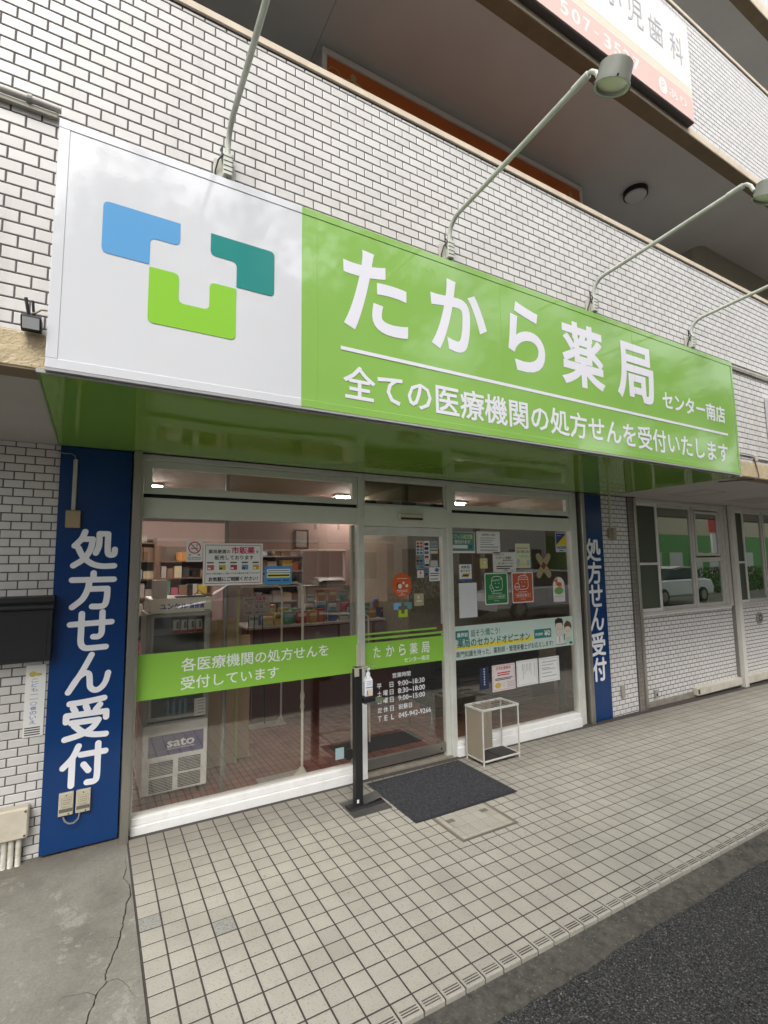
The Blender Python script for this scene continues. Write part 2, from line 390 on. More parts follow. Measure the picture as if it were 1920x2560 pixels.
def tiled_wall(name, label, regions, y, m, px, pz, ox, oz, skip=(), joint=.0066, limit=300, thick=.12, group=None, kind='structure', body=True, smear=1.0):
    """regions: list of (x0,x1,z0,z1) covered with running-bond tiles; ox/oz set the phase of the pattern; skip: rects behind signs"""
    root = thing(name, label, 'wall', (regions[0][0], y, regions[0][2]), kind=kind)
    L0 = ORG[root.name]
    for (x0,x1,z0,z1) in regions:
        B(x0, x1, y, y+thick, z0, z1).build('joint_bed', M_grout, root)
    items = []
    for (x0,x1,z0,z1) in regions:
        r0 = math.floor((z0-oz)/pz)
        r = r0
        while oz+r*pz < z1-.004:
            za = oz+r*pz; off = ox+(px/2 if r % 2 else 0)
            c = math.floor((x0-off)/px)
            while off+c*px < x1-.004:
                xa = off+c*px
                ax, bx = max(xa+joint/2, x0+.001), min(xa+px-joint/2, x1-.001); az_, bz = max(za+joint/2, z0+.001), min(za+pz-joint/2, z1-.001)
                c += 1
                if bx-ax < .012 or bz-az_ < .008: continue
                if any(ax > s0 and bx < s1 and az_ > t0 and bz < t1 for s0,s1,t0,t1 in skip): continue
                k = (round(bx-ax, 4), round(bz-az_, 4))
                items.append((k, (ax-L0.x, 0, az_-L0.z), ((ax+bx)/2, y, (az_+bz)/2)))
            r += 1
    tile_field(root, items, 'tile', m, wall_tile, 'far_tiles', limit)
    return root

# ================================================================== GROUND
# far ground and road
ground = MB(); ground.face([(-250,-250,-.30),(250,-250,-.30),(250,250,-.30),(-250,250,-.30)])
go = ground.build('ground', mat('far_ground', (.12,.12,.10), .95, noise=(.4,.2)), kind='structure'); go['label'] = 'bare ground around the building and the road'; go['category'] = 'ground'

def asphalt():
    m = bpy.data.materials.new('asphalt'); m.use_nodes = True; t = m.node_tree; b = t.nodes['Principled BSDF']; N = t.nodes.new; L = t.links.new
    g = N('ShaderNodeNewGeometry'); v1 = N('ShaderNodeTexVoronoi'); v1.inputs['Scale'].default_value = 150; L(g.outputs['Position'], v1.inputs['Vector'])
    v2 = N('ShaderNodeTexVoronoi'); v2.inputs['Scale'].default_value = 80; L(g.outputs['Position'], v2.inputs['Vector'])
    n1 = N('ShaderNodeTexNoise'); n1.inputs['Scale'].default_value = 3; n1.inputs['Detail'].default_value = 6; L(g.outputs['Position'], n1.inputs['Vector'])
    sep = N('ShaderNodeSeparateColor'); L(v1.outputs['Color'], sep.inputs[0])
    pw = N('ShaderNodeMath'); pw.operation = 'POWER'; pw.inputs[1].default_value = 5; L(sep.outputs[0], pw.inputs[0])
    ma = N('ShaderNodeMath'); ma.operation = 'MULTIPLY_ADD'; ma.inputs[1].default_value = .14; ma.inputs[2].default_value = .052; L(pw.outputs[0], ma.inputs[0])
    dk = N('ShaderNodeMapRange'); dk.inputs[1].default_value = .35; dk.inputs[2].default_value = .75; dk.inputs[3].default_value = 1.0; dk.inputs[4].default_value = .12; L(v1.outputs['Distance'], dk.inputs[0])
    mu = N('ShaderNodeMath'); mu.operation = 'MULTIPLY'; L(ma.outputs[0], mu.inputs[0]); L(dk.outputs[0], mu.inputs[1])
    mr = N('ShaderNodeMapRange'); mr.inputs[3].default_value = .75; mr.inputs[4].default_value = 1.3; L(n1.outputs[0], mr.inputs[0])
    mu2 = N('ShaderNodeMath'); mu2.operation = 'MULTIPLY'; L(mu.outputs[0], mu2.inputs[0]); L(mr.outputs[0], mu2.inputs[1])
    cb = N('ShaderNodeCombineColor'); L(mu2.outputs[0], cb.inputs[0]); L(mu2.outputs[0], cb.inputs[1]); 
    mb_ = N('ShaderNodeMath'); mb_.operation = 'MULTIPLY'; mb_.inputs[1].default_value = .96; L(mu2.outputs[0], mb_.inputs[0]); L(mb_.outputs[0], cb.inputs[2])
    L(cb.outputs[0], b.inputs['Base Color']); b.inputs['Roughness'].default_value = .85
    ad = N('ShaderNodeMath'); ad.operation = 'ADD'; L(v1.outputs['Distance'], ad.inputs[0]); L(v2.outputs['Distance'], ad.inputs[1])
    bp = N('ShaderNodeBump'); bp.invert = True; bp.inputs['Strength'].default_value = 1; bp.inputs['Distance'].default_value = .007; L(ad.outputs[0], bp.inputs['Height']); L(bp.outputs[0], b.inputs['Normal'])
    return m
M_asph = asphalt()
road = MB()
xs = [-30,-6,-2,-1,0,1,2,3,4,5,6,8,10,14,20,40]
for a, b in zip(xs, xs[1:]):
    road.face([(a,-2.03,fz(a)-.031),(a,-60,fz(a)-.06),(b,-60,fz(b)-.06),(b,-2.03,fz(b)-.031)])
ro = road.build('road', M_asph, kind='structure'); ro['label'] = 'dark coarse asphalt in front of the pavement'; ro['category'] = 'road'
# concrete gutter strip between the tiles and the asphalt, with an uneven asphalt side
gut = MB(); gx = -1.0; prev = None
random.seed(3)
while gx < 40:
    e = -2.035+.006*math.sin(gx*7)+random.uniform(-.004,.004); cur_ = (gx, e)
    if prev:
        (a, ea), (b, eb) = prev, cur_
        gut.face([(a,-1.86,fz(a)-.0195),(a,ea,fz(a)-.027),(b,eb,fz(b)-.027),(b,-1.86,fz(b)-.0195)])
        gut.face([(a,ea,fz(a)-.027),(a,ea-.006,fz(a)-.05),(b,eb-.006,fz(b)-.05),(b,eb,fz(b)-.027)])
    prev = cur_; gx += .035 if gx < 6 else .3
gk = gut.build('gutter_strip', M_kerb, kind='structure'); gk['label'] = 'rough weathered concrete strip along the pavement edge'; gk['category'] = 'kerb'

# tiled pavement, tilted one per cent along the building
PX0, PX1, PY0 = 0.0, 16.0, -1.80
pav = thing('pavement', 'cream square tile pavement in front of the pharmacy', 'pavement', kind='structure')
pav.rotation_euler = (0, math.atan(.0108), 0)
B(PX0, PX1, -1.88, .30, -.12, -.0020).build('joint_bed', M_fj, pav)
MH = (1.764, 2.220, -1.048, -.55)     # inspection cover
def cut(rc, hole):
    x0,x1,y0,y1 = rc; a,b,c,d = hole
    if x1 <= a or x0 >= b or y1 <= c or y0 >= d: return [rc]
    out = []
    if x0 < a: out.append((x0,a,y0,y1))
    if x1 > b: out.append((b,x1,y0,y1))
    xa, xb = max(x0,a), min(x1,b)
    if y0 < c: out.append((xa,xb,y0,c))
    if y1 > d: out.append((xa,xb,d,y1))
    return [r for r in out if r[1]-r[0] > .012 and r[3]-r[2] > .012]
def floor_tile(key, cheap=False):
    w_, h_ = key[0], key[1]; c = .0014; z = .0
    mb = MB(); mb.v = [(0,0,-.0038),(w_,0,-.0038),(w_,h_,-.0038),(0,h_,-.0038),(0,0,-.0012),(w_,0,-.0012),(w_,h_,-.0012),(0,h_,-.0012),(c,c,z),(w_-c,c,z),(w_-c,h_-c,z),(c,h_-c,z)]
    for i in range(4):
        j = (i+1)%4; mb.f += [(i,j,4+j,4+i),(4+i,4+j,8+j,8+i)]
    mb.f.append((8,9,10,11)); mb.mi = [0]*9; return mb
reg, rep = [], []
GREY = {(3,-.9-.1),(0,-.7-.1)}
J = .0040
random.seed(11)
for i in range(int(PX1/.1)):
    for r in range(18):
        y0 = PY0+r*.1
        for rc in cut((i*.1+J, i*.1+.1-J, y0+J, y0+.1-J), (MH[0]-.006, MH[1]+.006, MH[2]-.006, MH[3])):
            key = (round(rc[1]-rc[0],4), round(rc[3]-rc[2],4)); dz = random.uniform(-.0005,.0007)
            it = (key, (rc[0], rc[2], dz), ((rc[0]+rc[1])/2, (rc[2]+rc[3])/2, fz(rc[0])))
            (rep if 16 <= i <= 23 and 5.5 <= r <= 9 and not (MH[0] < rc[0] < MH[1] and MH[2] < rc[2]) else reg).append(it)
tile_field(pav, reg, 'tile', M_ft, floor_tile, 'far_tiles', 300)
for key, loc, wp in rep:
    o = floor_tile(key).build('repair_tile', M_ftb, pav); o.location = loc
for (i, r) in ((3,7),(0,9)):
    o = floor_tile((.1-2*J,.1-2*J)).build('grey_tile', M_ftg, pav); o.location = (i*.1+J, PY0+r*.1+J, .0012)
# nosing tiles with three grooves
def nosing(x0):
    w_ = .092; P = [(0,-.0038),(0,-.001),(-.0015,0),(-.042,0)]
    y = -.042
    for k in range(3):
        P += [(y-.0002,-.0055),(y-.0068,-.0055),(y-.007,0),(y-.0118,0)]; y -= .0118
    P += [(-.081,0),(-.0845,-.0015),(-.086,-.005),(-.086,-.022),(-.081,-.022)]
    mb = MB(); mb.k = 0
    n = len(P)
    def strip(xa, xb, prof):
        for a, b in zip(prof, prof[1:]):
            dark = a[1] < -.003 and b[1] < -.003 and a[0] < -.03 and a[0] > -.080
            mb.k = 1 if dark else 0; mb.face([(xa,a[0],a[1]),(xb,a[0],a[1]),(xb,b[0],b[1]),(xa,b[0],b[1])])
    flat = [p for p in P if not (p[1] == -.0055 and p[0] < -.03)]
    mb.k = 0
    strip(.009, w_-.009, P); strip(0, .009, flat); strip(w_-.009, w_, flat)
    mb.k = 0; mb.face([(0,p[0],p[1]) for p in flat]+[(0,-.08,-.0038)]); mb.face([(w_,p[0],p[1]) for p in reversed(flat)]+[(w_,-.08,-.0038)])
    return mb
nm = nosing(0).mesh('nosing_tile', [M_ft, M_rib], fix=False)
bm_ = bmesh.new(); bm_.from_mesh(nm)
bmesh.ops.recalc_face_normals(bm_, faces=bm_.faces)
if sum(f.normal.z*f.calc_area() for f in bm_.faces) < 0: bmesh.ops.reverse_faces(bm_, faces=bm_.faces)
bm_.to_mesh(nm); bm_.free()
for i in range(int(PX1/.1)):
    o = bpy.data.objects.new('nosing_tile', nm); COL.objects.link(o); o.parent = pav; o.location = (i*.1+J, PY0-J, random.uniform(-.0008,.0006))
# inspection cover, tiled like the pavement
mh = thing('inspection_cover', 'tiled square inspection cover set into the pavement by the mat', 'manhole cover', (1.99, -.8, fz(1.99)))
mh.rotation_euler = (0, math.atan(.0108), 0)
z0 = fz(1.99)+.0002
for xa, xb in ((MH[0]-.004, MH[0]+.012), (MH[1]-.012, MH[1]+.004)): B(xa, xb, MH[2]-.004, MH[3], z0-.02, z0+.0004).build('side_frame', mat('dull_bronze_frame', (.19,.165,.13), .6, metal=.3), mh)
mb = MB().box(MH[0]+.012, MH[1]-.012, MH[2]-.004, MH[2]+.002, z0-.02, z0+.0006).box(MH[0]+.012, MH[1]-.012, MH[2]+.007, MH[2]+.011, z0-.02, z0+.0006)
mb.build('front_frame', mat('dull_bronze_frame', (.19,.165,.13)), mh)
B(MH[0]+.012, MH[1]-.012, MH[2]+.011, MH[3], z0-.03, z0-.0017).build('mortar_bed', mat('cover_mortar', (.26,.235,.19), .9), mh)
gxs = [1.788,1.83,1.93,2.03,2.13,2.196]; gys = [-1.028,-.992,-.89,-.79,-.69,-.59]
for a, b in zip(gxs, gxs[1:]):
    for c, d in zip(gys, gys[1:]):
        for rc in sum((cut(q, (2.105,2.165,-.828,-.786)) for q in cut((a+.002,b-.002,c+.002,d-.002), (1.818,1.882,-.828,-.786))), []):
            o = floor_tile((rc[1]-rc[0], rc[3]-rc[2])).build('tile', M_ft, mh); o.location = (rc[0], rc[2], z0-.0002)
for hx in (1.85, 2.135): CB(hx-.031, hx+.031, -.827, -.787, z0-.006, z0-.0009, .001).build('lifting_recess', mat('recess_grey', (.15,.135,.11), .7), mh)

# worn concrete on the left, split by a crack
def concrete():
    m = bpy.data.materials.new('worn_concrete'); m.use_nodes = True; t = m.node_tree; b = t.nodes['Principled BSDF']; N = t.nodes.new; L = t.links.new
    g = N('ShaderNodeNewGeometry')
    def nz(s, d, r=.65, dist=0):
        x = N('ShaderNodeTexNoise'); x.inputs['Scale'].default_value = s; x.inputs['Detail'].default_value = d; x.inputs['Roughness'].default_value = r; x.inputs['Distortion'].default_value = dist; L(g.outputs['Position'], x.inputs['Vector']); return x.outputs[0]
    def rp(src, stops):
        x = N('ShaderNodeValToRGB'); e = x.color_ramp.elements; e[0].position, e[0].color = stops[0][0], (*stops[0][1],1); e[1].position, e[1].color = stops[-1][0], (*stops[-1][1],1)
        for p_, c_ in stops[1:-1]: q = e.new(p_); q.color = (*c_,1)
        L(src, x.inputs[0]); return x.outputs[0]
    base = rp(nz(2.6, 9, .66, .2), [(.32,(.145,.137,.115)),(.46,(.20,.19,.16)),(.58,(.232,.222,.188)),(.72,(.21,.205,.185))])
    lime = rp(nz(4.2, 14, .80, .5), [(.55,(0,0,0)),(.60,(.40,.40,.40)),(.66,(0,0,0))])
    mx = N('ShaderNodeMix'); mx.data_type = 'RGBA'; L(lime, mx.inputs['Factor']); L(base, mx.inputs['A']); mx.inputs['B'].default_value = (.46,.45,.38,1)
    fine = N('ShaderNodeMapRange'); L(nz(85, 6, .8), fine.inputs[0]); fine.inputs[1].default_value = .3; fine.inputs[2].default_value = .7; fine.inputs[3].default_value = .82; fine.inputs[4].default_value = 1.18
    sc_ = N('ShaderNodeVectorMath'); sc_.operation = 'SCALE'; L(mx.outputs['Result'], sc_.inputs[0]); L(fine.outputs[0], sc_.inputs['Scale'])
    # the darker brown strip next to the wall
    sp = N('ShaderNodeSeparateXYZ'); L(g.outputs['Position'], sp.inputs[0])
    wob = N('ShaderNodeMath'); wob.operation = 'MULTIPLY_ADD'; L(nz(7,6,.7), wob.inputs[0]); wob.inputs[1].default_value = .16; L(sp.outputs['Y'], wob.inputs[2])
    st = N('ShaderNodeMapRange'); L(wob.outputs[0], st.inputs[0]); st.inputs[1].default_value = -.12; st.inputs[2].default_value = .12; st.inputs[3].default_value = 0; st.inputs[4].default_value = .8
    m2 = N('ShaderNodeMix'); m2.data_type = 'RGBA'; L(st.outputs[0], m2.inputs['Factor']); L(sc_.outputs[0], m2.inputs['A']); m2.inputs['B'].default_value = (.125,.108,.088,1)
    L(m2.outputs['Result'], b.inputs['Base Color']); b.inputs['Roughness'].default_value = .85
    bp = N('ShaderNodeBump'); bp.inputs['Strength'].default_value = .8; bp.inputs['Distance'].default_value = .006; L(nz(38, 8, .75), bp.inputs['Height']); L(bp.outputs[0], b.inputs['Normal'])
    return m
M_conc = concrete()
crk = [(-.022,-.300),(-.031,-.347),(-.039,-.407),(-.014,-.475),(-.015,-.584),(-.036,-.627),(-.046,-.719),(-.058,-.769),(-.062,-.814),(-.072,-.838),(-.078,-.890),(-.089,-.945),(-.108,-.981),(-.110,-1.009),(-.128,-1.054),(-.137,-1.091),(-.133,-1.130),(-.171,-1.180),(-.177,-1.219),(-.195,-1.262),(-.21,-1.36),(-.25,-1.5),(-.24,-1.65),(-.28,-1.95)]
pts = []
random.seed(5)
for (a, b) in zip(crk, crk[1:]):
    for t_ in (0,.25,.5,.75): pts.append((a[0]+(b[0]-a[0])*t_+random.uniform(-.003,.003)*(1 if t_ else 0), a[1]+(b[1]-a[1])*t_))
pts.append(crk[-1])
cp = thing('concrete_pavement', 'worn cracked grey concrete ground left of the tiles', 'pavement', (-.4,-.6,-.002), kind='structure')
zc = -.004
cwid = lambda i: .0016+.0018*abs(math.sin(i*.9))*(1 if i > 12 else .6)
left = [(x-cwid(i), y) for i, (x, y) in enumerate(pts)]; right = [(x+cwid(i), y) for i, (x, y) in enumerate(pts)]
MB().prismz([(-14,.2),(-14,-1.98)]+[(-.28,-1.98)]+[p for p in reversed(left)]+[(-.022,-.127),(-.022,.2)], zc-.08, zc).build('slab', M_conc, cp, fix=True)
MB().prismz([(-.0215,.2),(-.0215,-.127),]+right+[(-.28,-1.99),(-.007,-1.99),(-.007,.2)], zc-.08, zc-.001).build('slab', M_conc, cp, fix=True)
B(-14,.0,-1.97,.2,zc-.12,zc-.03).build('subsoil', mat('crack_dirt', (.03,.026,.02), .95), cp)
fork = MB()
def ribbon(mb, P, w0, w1, z):
    for i, (a, b) in enumerate(zip(P, P[1:])):
        wa = w0+(w1-w0)*i/(len(P)-1); wb = w0+(w1-w0)*(i+1)/(len(P)-1); dx, dy = b[0]-a[0], b[1]-a[1]; l = math.hypot(dx,dy); nx, ny = -dy/l, dx/l
        mb.face([(a[0]-nx*wa,a[1]-ny*wa,z),(b[0]-nx*wb,b[1]-ny*wb,z),(b[0]+nx*wb,b[1]+ny*wb,z),(a[0]+nx*wa,a[1]+ny*wa,z)])
ribbon(fork, [(-.133,-1.130),(-.118,-1.128),(-.095,-1.132),(-.075,-1.160),(-.058,-1.20),(-.05,-1.235),(-.038,-1.262)], .0012, .0005, zc+.0006)
ribbon(fork, [(-.171,-1.180),(-.20,-1.146),(-.24,-1.137),(-.262,-1.128),(-.283,-1.123),(-.292,-1.14),(-.299,-1.156)], .0012, .0004, zc+.0006)
ribbon(fork, [(-.078,-.880),(-.10,-.868),(-.126,-.851),(-.15,-.85)], .0008, .0003, zc+.0006)
ribbon(fork, [(-.110,-1.005),(-.095,-1.01)], .0008, .0003, zc+.0006)
fork.build('hairline_crack', mat('crack_dirt', (.03,.026,.02), .95), cp)
MB().prismz([(-.0065,-1.89),(-.0065,.0),(-.0005,0),(-.0005,-1.89)], -.05, -.006).build('joint_filler', M_fj, cp)
# small leaf litter
lt = MB()
for (x,y) in [(1.02,-.52),(.30,-.40),(3.1,-.62),(-.06,-.30),(.62,-.78)]:
    a = random.uniform(0,6); c_, s_ = math.cos(a), math.sin(a)
    P = [(-.012,0,.002),(0,-.005,.004),(.014,.001,.008),(.001,.006,.005)]
    lt.face([(x+c_*p[0]-s_*p[1], y+s_*p[0]+c_*p[1], fz(x)+p[2]) for p in P])
for k in range(150):
    x = random.uniform(.0,6.5); y = -1.93-random.random()**2*.35 if k > 40 else random.uniform(-1.8,-.02); d = random.uniform(.002,.005); zz = fz(x)+(-.022 if y < -1.88 else .0005); c_ = random.uniform(0,6)
    P = [(x+d*math.cos(c_+q_*1.6),y+d*math.sin(c_+q_*1.6),zz) for q_ in range(4)]; lt.face([P[0],P[1],(x,y,zz+d)]).face([P[1],P[2],(x,y,zz+d)]).face([P[2],P[3],(x,y,zz+d)]).face([P[3],P[0],(x,y,zz+d)])
lo = lt.build('leaf_litter', mat('dry_leaf', (.26,.20,.13), .8), kind='stuff'); lo['label'] = 'dry leaf scraps and tiny grit scattered on the tiles and gutter'; lo['category'] = 'leaf litter'

# ================================================================== BUILDING SHELL
YU = -1.30        # face of the overhanging upper walls
XL, XR = -9.0, 16.0
# band above the shop sign
tiled_wall('wall', 'white tiled parapet wall just above the green pharmacy sign', [(XL,XR,2.582,4.333)], YU, M_wt, .1034, .0517, -.5577-.0517, 2.5551, skip=[(-.40,4.80,2.46,3.48)], limit=300)
tiled_wall('wall', 'bright white tiled upper storey wall behind the dental clinic sign', [(XL,XR,5.80,7.03)], YU, M_wt2, .1034, .0517, .02, 5.80, skip=[(-2,4.45,5.80,6.74)], limit=300)
for nm_, lab, z0_, z1_, zb in (('beam', 'beige stucco beam edge under the tiled parapet', 2.437, 2.582, 0), ('beam', 'cream beam edge under the upper tiled wall', 5.717, 5.80, 0), ('beam', 'cream beam edge of the topmost storey', 8.15, 8.30, 0)):
    t = thing(nm_, lab, 'beam', (0, YU, z0_), kind='structure')
    CB(XL, XR, YU-.012, YU+.11, z0_, z1_, .006).build('front_face', M_stucco if z0_ < 3 else M_cop, t)
    B(XL, XR, YU-.008, YU+.11, z0_-.004, z0_+.001).build('underside', M_brown, t)
tw = thing('wall', 'topmost tiled wall strip at the upper right corner', 'wall', (0,YU,8.3), kind='structure')
B(XL,XR,YU,YU+.12,8.30,9.6).build('wall_face', M_wt2, tw)
for z_, lab in ((4.333,'cream coping on top of the parapet above the pharmacy sign'),(7.03,'cream coping on top of the upper tiled wall')):
    t = thing('coping', lab, 'coping', (0,YU,z_), kind='structure')
    CB(XL,XR,YU-.016,YU+.15,z_+.006,z_+.050,.004).build('coping_cap', M_cop, t)
    B(XL,XR,YU-.004,YU+.12,z_,z_+.006).build('sealant_line', M_rubber, t)
# soffits and slabs
def soff(lab, z, y0, y1, m, th=.2, x0=XL, x1=XR):
    t = thing('ceiling', lab, 'ceiling', (0,y0,z), kind='structure')
    B(x0, x1, y0, y1, z, z+th).build('slab', m, t); return t
s1 = soff('grey painted ceiling under the ground floor overhang', 2.437, YU+.11, .3, M_ceil)
hatch = MB()
for a in ((5.56,-.667),(5.98,-.676),(6.01,-.255),(5.59,-.24)): pass
hx0,hx1,hy0,hy1 = 5.57,6.0,-.67,-.25
for r in ((hx0,hx1,hy0,hy0+.006),(hx0,hx1,hy1-.006,hy1),(hx0,hx0+.006,hy0+.006,hy1-.006),(hx1-.006,hx1,hy0+.006,hy1-.006)): hatch.box(r[0],r[1],r[2],r[3],2.4345,2.4368)
hatch.build('access_hatch', mat('hatch_frame', (.16,.15,.14), .5), s1)
B(6.9,7.7,-.62,-.20,2.4345,2.4368).build('access_hatch', mat('hatch_panel', (.30,.29,.27), .7), s1)
soff('dark grey ceiling over the open second floor corridor', 5.717, YU+.11, .8, M_ceil2)
s3 = soff('dark grey ceiling over the third floor corridor', 8.15, YU+.11, .8, M_ceil2)
B(1.095,1.102,YU+.12,-.2,5.7145,5.7165).build('ceiling_seam', mat('seam', (.36,.35,.32), .7), s3)
# back walls of the corridors
bw = thing('wall', 'plain back wall of the second floor corridor', 'wall', (0,-.36,2.7), kind='structure')
B(1.13,4.16,-.36,-.25,2.64,5.716).build('wall_face', M_ceil, bw)
B(XL,1.13,.10,.2,2.64,5.716).build('wall_face', mat('blue_grey_wall', (.18,.195,.20), .7), bw)
B(4.16,XR,.10,.2,2.64,5.716).build('wall_face', M_ceil2, bw)
B(1.13,1.145,-.25,.10,2.64,5.716).build('wall_face', M_ceil, bw); B(4.145,4.16,-.25,.10,2.64,5.716).build('wall_face', M_ceil, bw)
B(XL,XR,.1,.2,5.92,8.149).build('wall_face', M_ceil2, bw)
# orange board with cream print
ob = thing('signboard', 'long orange signboard with cream animal silhouettes in the upper corridor', 'signboard', (1.2,-.375,4.5))
B(1.165,4.098,-.375,-.361,4.4,5.623).build('board', M_orange, ob)
CB(1.125,4.135,-.39,-.361,5.628,5.675,.003).build('top_trim', mat('trim_grey', (.66,.64,.60), .5), ob)
CB(1.125,1.160,-.39,-.361,4.4,5.626,.003).build('side_trim', mat('trim_grey', (.66,.64,.60)), ob); CB(4.101,4.135,-.39,-.361,4.4,5.626,.003).build('side_trim', mat('trim_grey', (.66,.64,.60)), ob)
p = Print(-.376)
p.line([(1.165,5.50),(1.20,5.545),(1.25,5.545),(1.29,5.50),(1.33,5.50),(1.38,5.52)], .010, M_mouse)
p.disc(1.395,5.545,.026,.036,M_mouse); p.disc(1.43,5.47,.055,.05,M_mouse); p.disc(1.47,5.42,.05,.06,M_mouse)
p.disc(3.955,5.53,.022,.035,M_mouse); p.disc(3.97,5.46,.05,.045,M_mouse); p.line([(3.95,5.56),(3.945,5.60)], .008, M_mouse)
p.build('print', ob)
# round ceiling light
cl = thing('ceiling_light', 'round dark rimmed ceiling light over the second floor corridor', 'ceiling light', (4.75,-.60,5.717))
MB().cyl((4.75,-.60,5.716),(4.75,-.60,5.665),.125,40).build('rim', M_dkg, cl, smooth=True)
MB().tube([(4.75,-.60,5.668),(4.75,-.60,5.650),(4.75,-.60,5.640)],[.112,.105,.06],40).build('diffuser', mat('diffuser_off', (.6,.6,.6), .4), cl, smooth=True)
# framed opening at the right of the corridor ceiling
fo = thing('window', 'grey window frame at the right end of the upper corridor', 'window', (6.0,-.3,5.5))
MB().tube([(6.37,.09,5.55),(6.37,-.10,5.55),(6.37,-.30,5.55),(6.40,-.40,5.55),(6.50,-.43,5.55),(7.2,-.43,5.55),(8.4,-.43,5.55),(12,-.43,5.55)], .0, 4)
pr = [(6.34,.09),(6.34,-.34),(6.37,-.41),(6.44,-.445),(12,-.445),(12,-.36),(6.52,-.36),(6.46,-.34),(6.44,-.30),(6.44,.09)]
MB().prismz(pr, 4.4, 5.716).build('frame', mat('beige_frame', (.36,.33,.26), .6), fo)
B(6.44,12,-.35,-.33,4.4,5.60).build('shutter', mat('shutter_grey', (.20,.19,.16), .6), fo)

# ================================================================== PHARMACY SIGN
SX0, SX1, SXD, SZ0, SZ1, SY = -.443, 4.850, .604, 2.440, 3.498, -1.345
sg = thing('shop_sign', 'long green and white pharmacy sign box over the shop front', 'sign', (SX0, SY, SZ0))
B(SX0+.006, SX1-.006, SY+.006, YU-.007, SZ0+.004, SZ1-.004).build('box', mat('sign_box_edge', (.30,.30,.32), .5), sg)
def face_grid(x0, x1, z0, z1, y, amp, seed):
    # vinyl stretched on a frame: very shallow waves
    mb = MB(); nx = max(4, int((x1-x0)/.05)); nz_ = 22; rnd = random.Random(seed); ph = [rnd.uniform(0,6) for _ in range(6)]
    def yy(x, z): return y+amp*(math.sin(x*2.3+ph[0])*math.sin(z*3.1+ph[1])+.5*math.sin(x*6.1+ph[2]+z*2)+.3*math.sin(z*9+ph[3]+x))
    b = len(mb.v)
    for i in range(nx+1):
        for j in range(nz_+1):
            x = x0+(x1-x0)*i/nx; z = z0+(z1-z0)*j/nz_; e = min(i, nx-i, j, nz_-j)/3; mb.v.append((x, y+(yy(x,z)-y)*min(1,e), z))
    for i in range(nx):
        for j in range(nz_): a = i*(nz_+1)+j; mb.f.append((a, a+nz_+1, a+nz_+2, a+1)); mb.mi.append(0)
    return mb
IN = .040
face_grid(SX0+IN, SXD, SZ0+IN, SZ1-IN, SY+.0015, .0006, 1).build('white_face', M_sgw, sg, smooth=True, fix=False)
face_grid(SXD+.0004, SX1-IN, SZ0+IN, SZ1-IN, SY+.0015, .0006, 2).build('green_face', M_green, sg, smooth=True, fix=False)
def rim_strip(x0,x1,z0,z1): return CB(x0,x1,SY-.0015,SY+.01,z0,z1,.0018)
rim_strip(SX0,SXD,SZ1-IN,SZ1).build('white_edge', M_sgw, sg); rim_strip(SX0,SXD,SZ0,SZ0+IN).build('white_edge', M_sgw, sg); rim_strip(SX0,SX0+IN,SZ0+IN,SZ1-IN).build('white_edge', M_sgw, sg)
rim_strip(SXD+.0004,SX1,SZ1-IN,SZ1).build('green_edge', M_green, sg); rim_strip(SXD+.0004,SX1,SZ0,SZ0+IN).build('green_edge', M_green, sg); rim_strip(SX1-.022,SX1,SZ0+IN,SZ1-IN).build('green_edge', M_green, sg)
for x in (SXD+.082, 1.95, 3.33): B(x, x+.0016, SY-.0006, SY+.002, SZ0+.03, SZ1-.05).build('vinyl_seam', mat('seam_green', (.24,.46,.085), .2), sg)
CB(SX0,SX1-.02,SY-.002,SY+.012,SZ0-.012,SZ0-.001,.001).build('bottom_lip', mat('lip_grey', (.33,.33,.33), .4), sg)
# the emblem: three rounded blocks
def rpoly(pr, pts, r, m):
    """pts: (x, z, rounded?) counter-clockwise outline in metres"""
    out = []; n = len(pts)
    for i, (x, z, rd) in enumerate(pts):
        if not rd: out.append((x,z)); continue
        px_, pz_ = pts[i-1][:2]; nx_, nz_ = pts[(i+1)%n][:2]
        a = Vector((px_-x, pz_-z)).normalized()*r; b = Vector((nx_-x, nz_-z)).normalized()*r
        for t in (0,.2,.4,.6,.8,1): 
            q = Vector((x,z))+a*(1-t)**2+b*t**2; out.append((q.x,q.y))
    from mathutils.geometry import tessellate_polygon
    tris = tessellate_polygon([[Vector((x,0,z)) for x,z in out]])
    pr.add(out, [tuple(t) for t in tris], m).up()
def emblem(pr, x0, z0, s, a, b, c, r=.026):
    # unit square grid: 0..1 across (0.74 m), drawn in metres from the sign and scaled by s
    T = lambda L: [(x0+x*s, z0+z*s, k) for x,z,k in L]
    rpoly(pr, T([(0,.262,1),(.182,.262,0),(.182,.385,1),(.303,.385,1),(.303,.492,0),(0,.492,1)]), r*s, a)
    rpoly(pr, T([(.434,.385,1),(.554,.385,1),(.554,.262,0),(.736,.262,1),(.736,.492,1),(.434,.492,0)]), r*s, b)
    rpoly(pr, T([(.182,0,1),(.554,0,1),(.554,.252,0),(.434,.252,1),(.434,.118,1),(.303,.118,1),(.303,.252,1),(.182,.252,0)]), r*s, c)
pr = Print(SY)
emblem(pr, -.274, 2.707, 1.0, M_lb, M_lt, M_lg)
pr.build('emblem', sg)
pr = Print(SY)
for ch, x0_, x1_, za, zb in (('た',.835,1.24,2.905,3.372),('か',1.400,1.830,2.918,3.374),('ら',2.008,2.345,2.905,3.378),('薬',2.505,2.972,2.896,3.372),('局',3.112,3.582,2.890,3.352)):
    pr.text(ch, x0_, za, x1_, zb, M_sgtx, weight=.026)
pr.text('センター南店', 3.686, 2.885, 4.648, 3.040, M_sgtx, weight=.022)
pr.rect(.819, 2.778, 4.672, 2.798, M_sgtx)
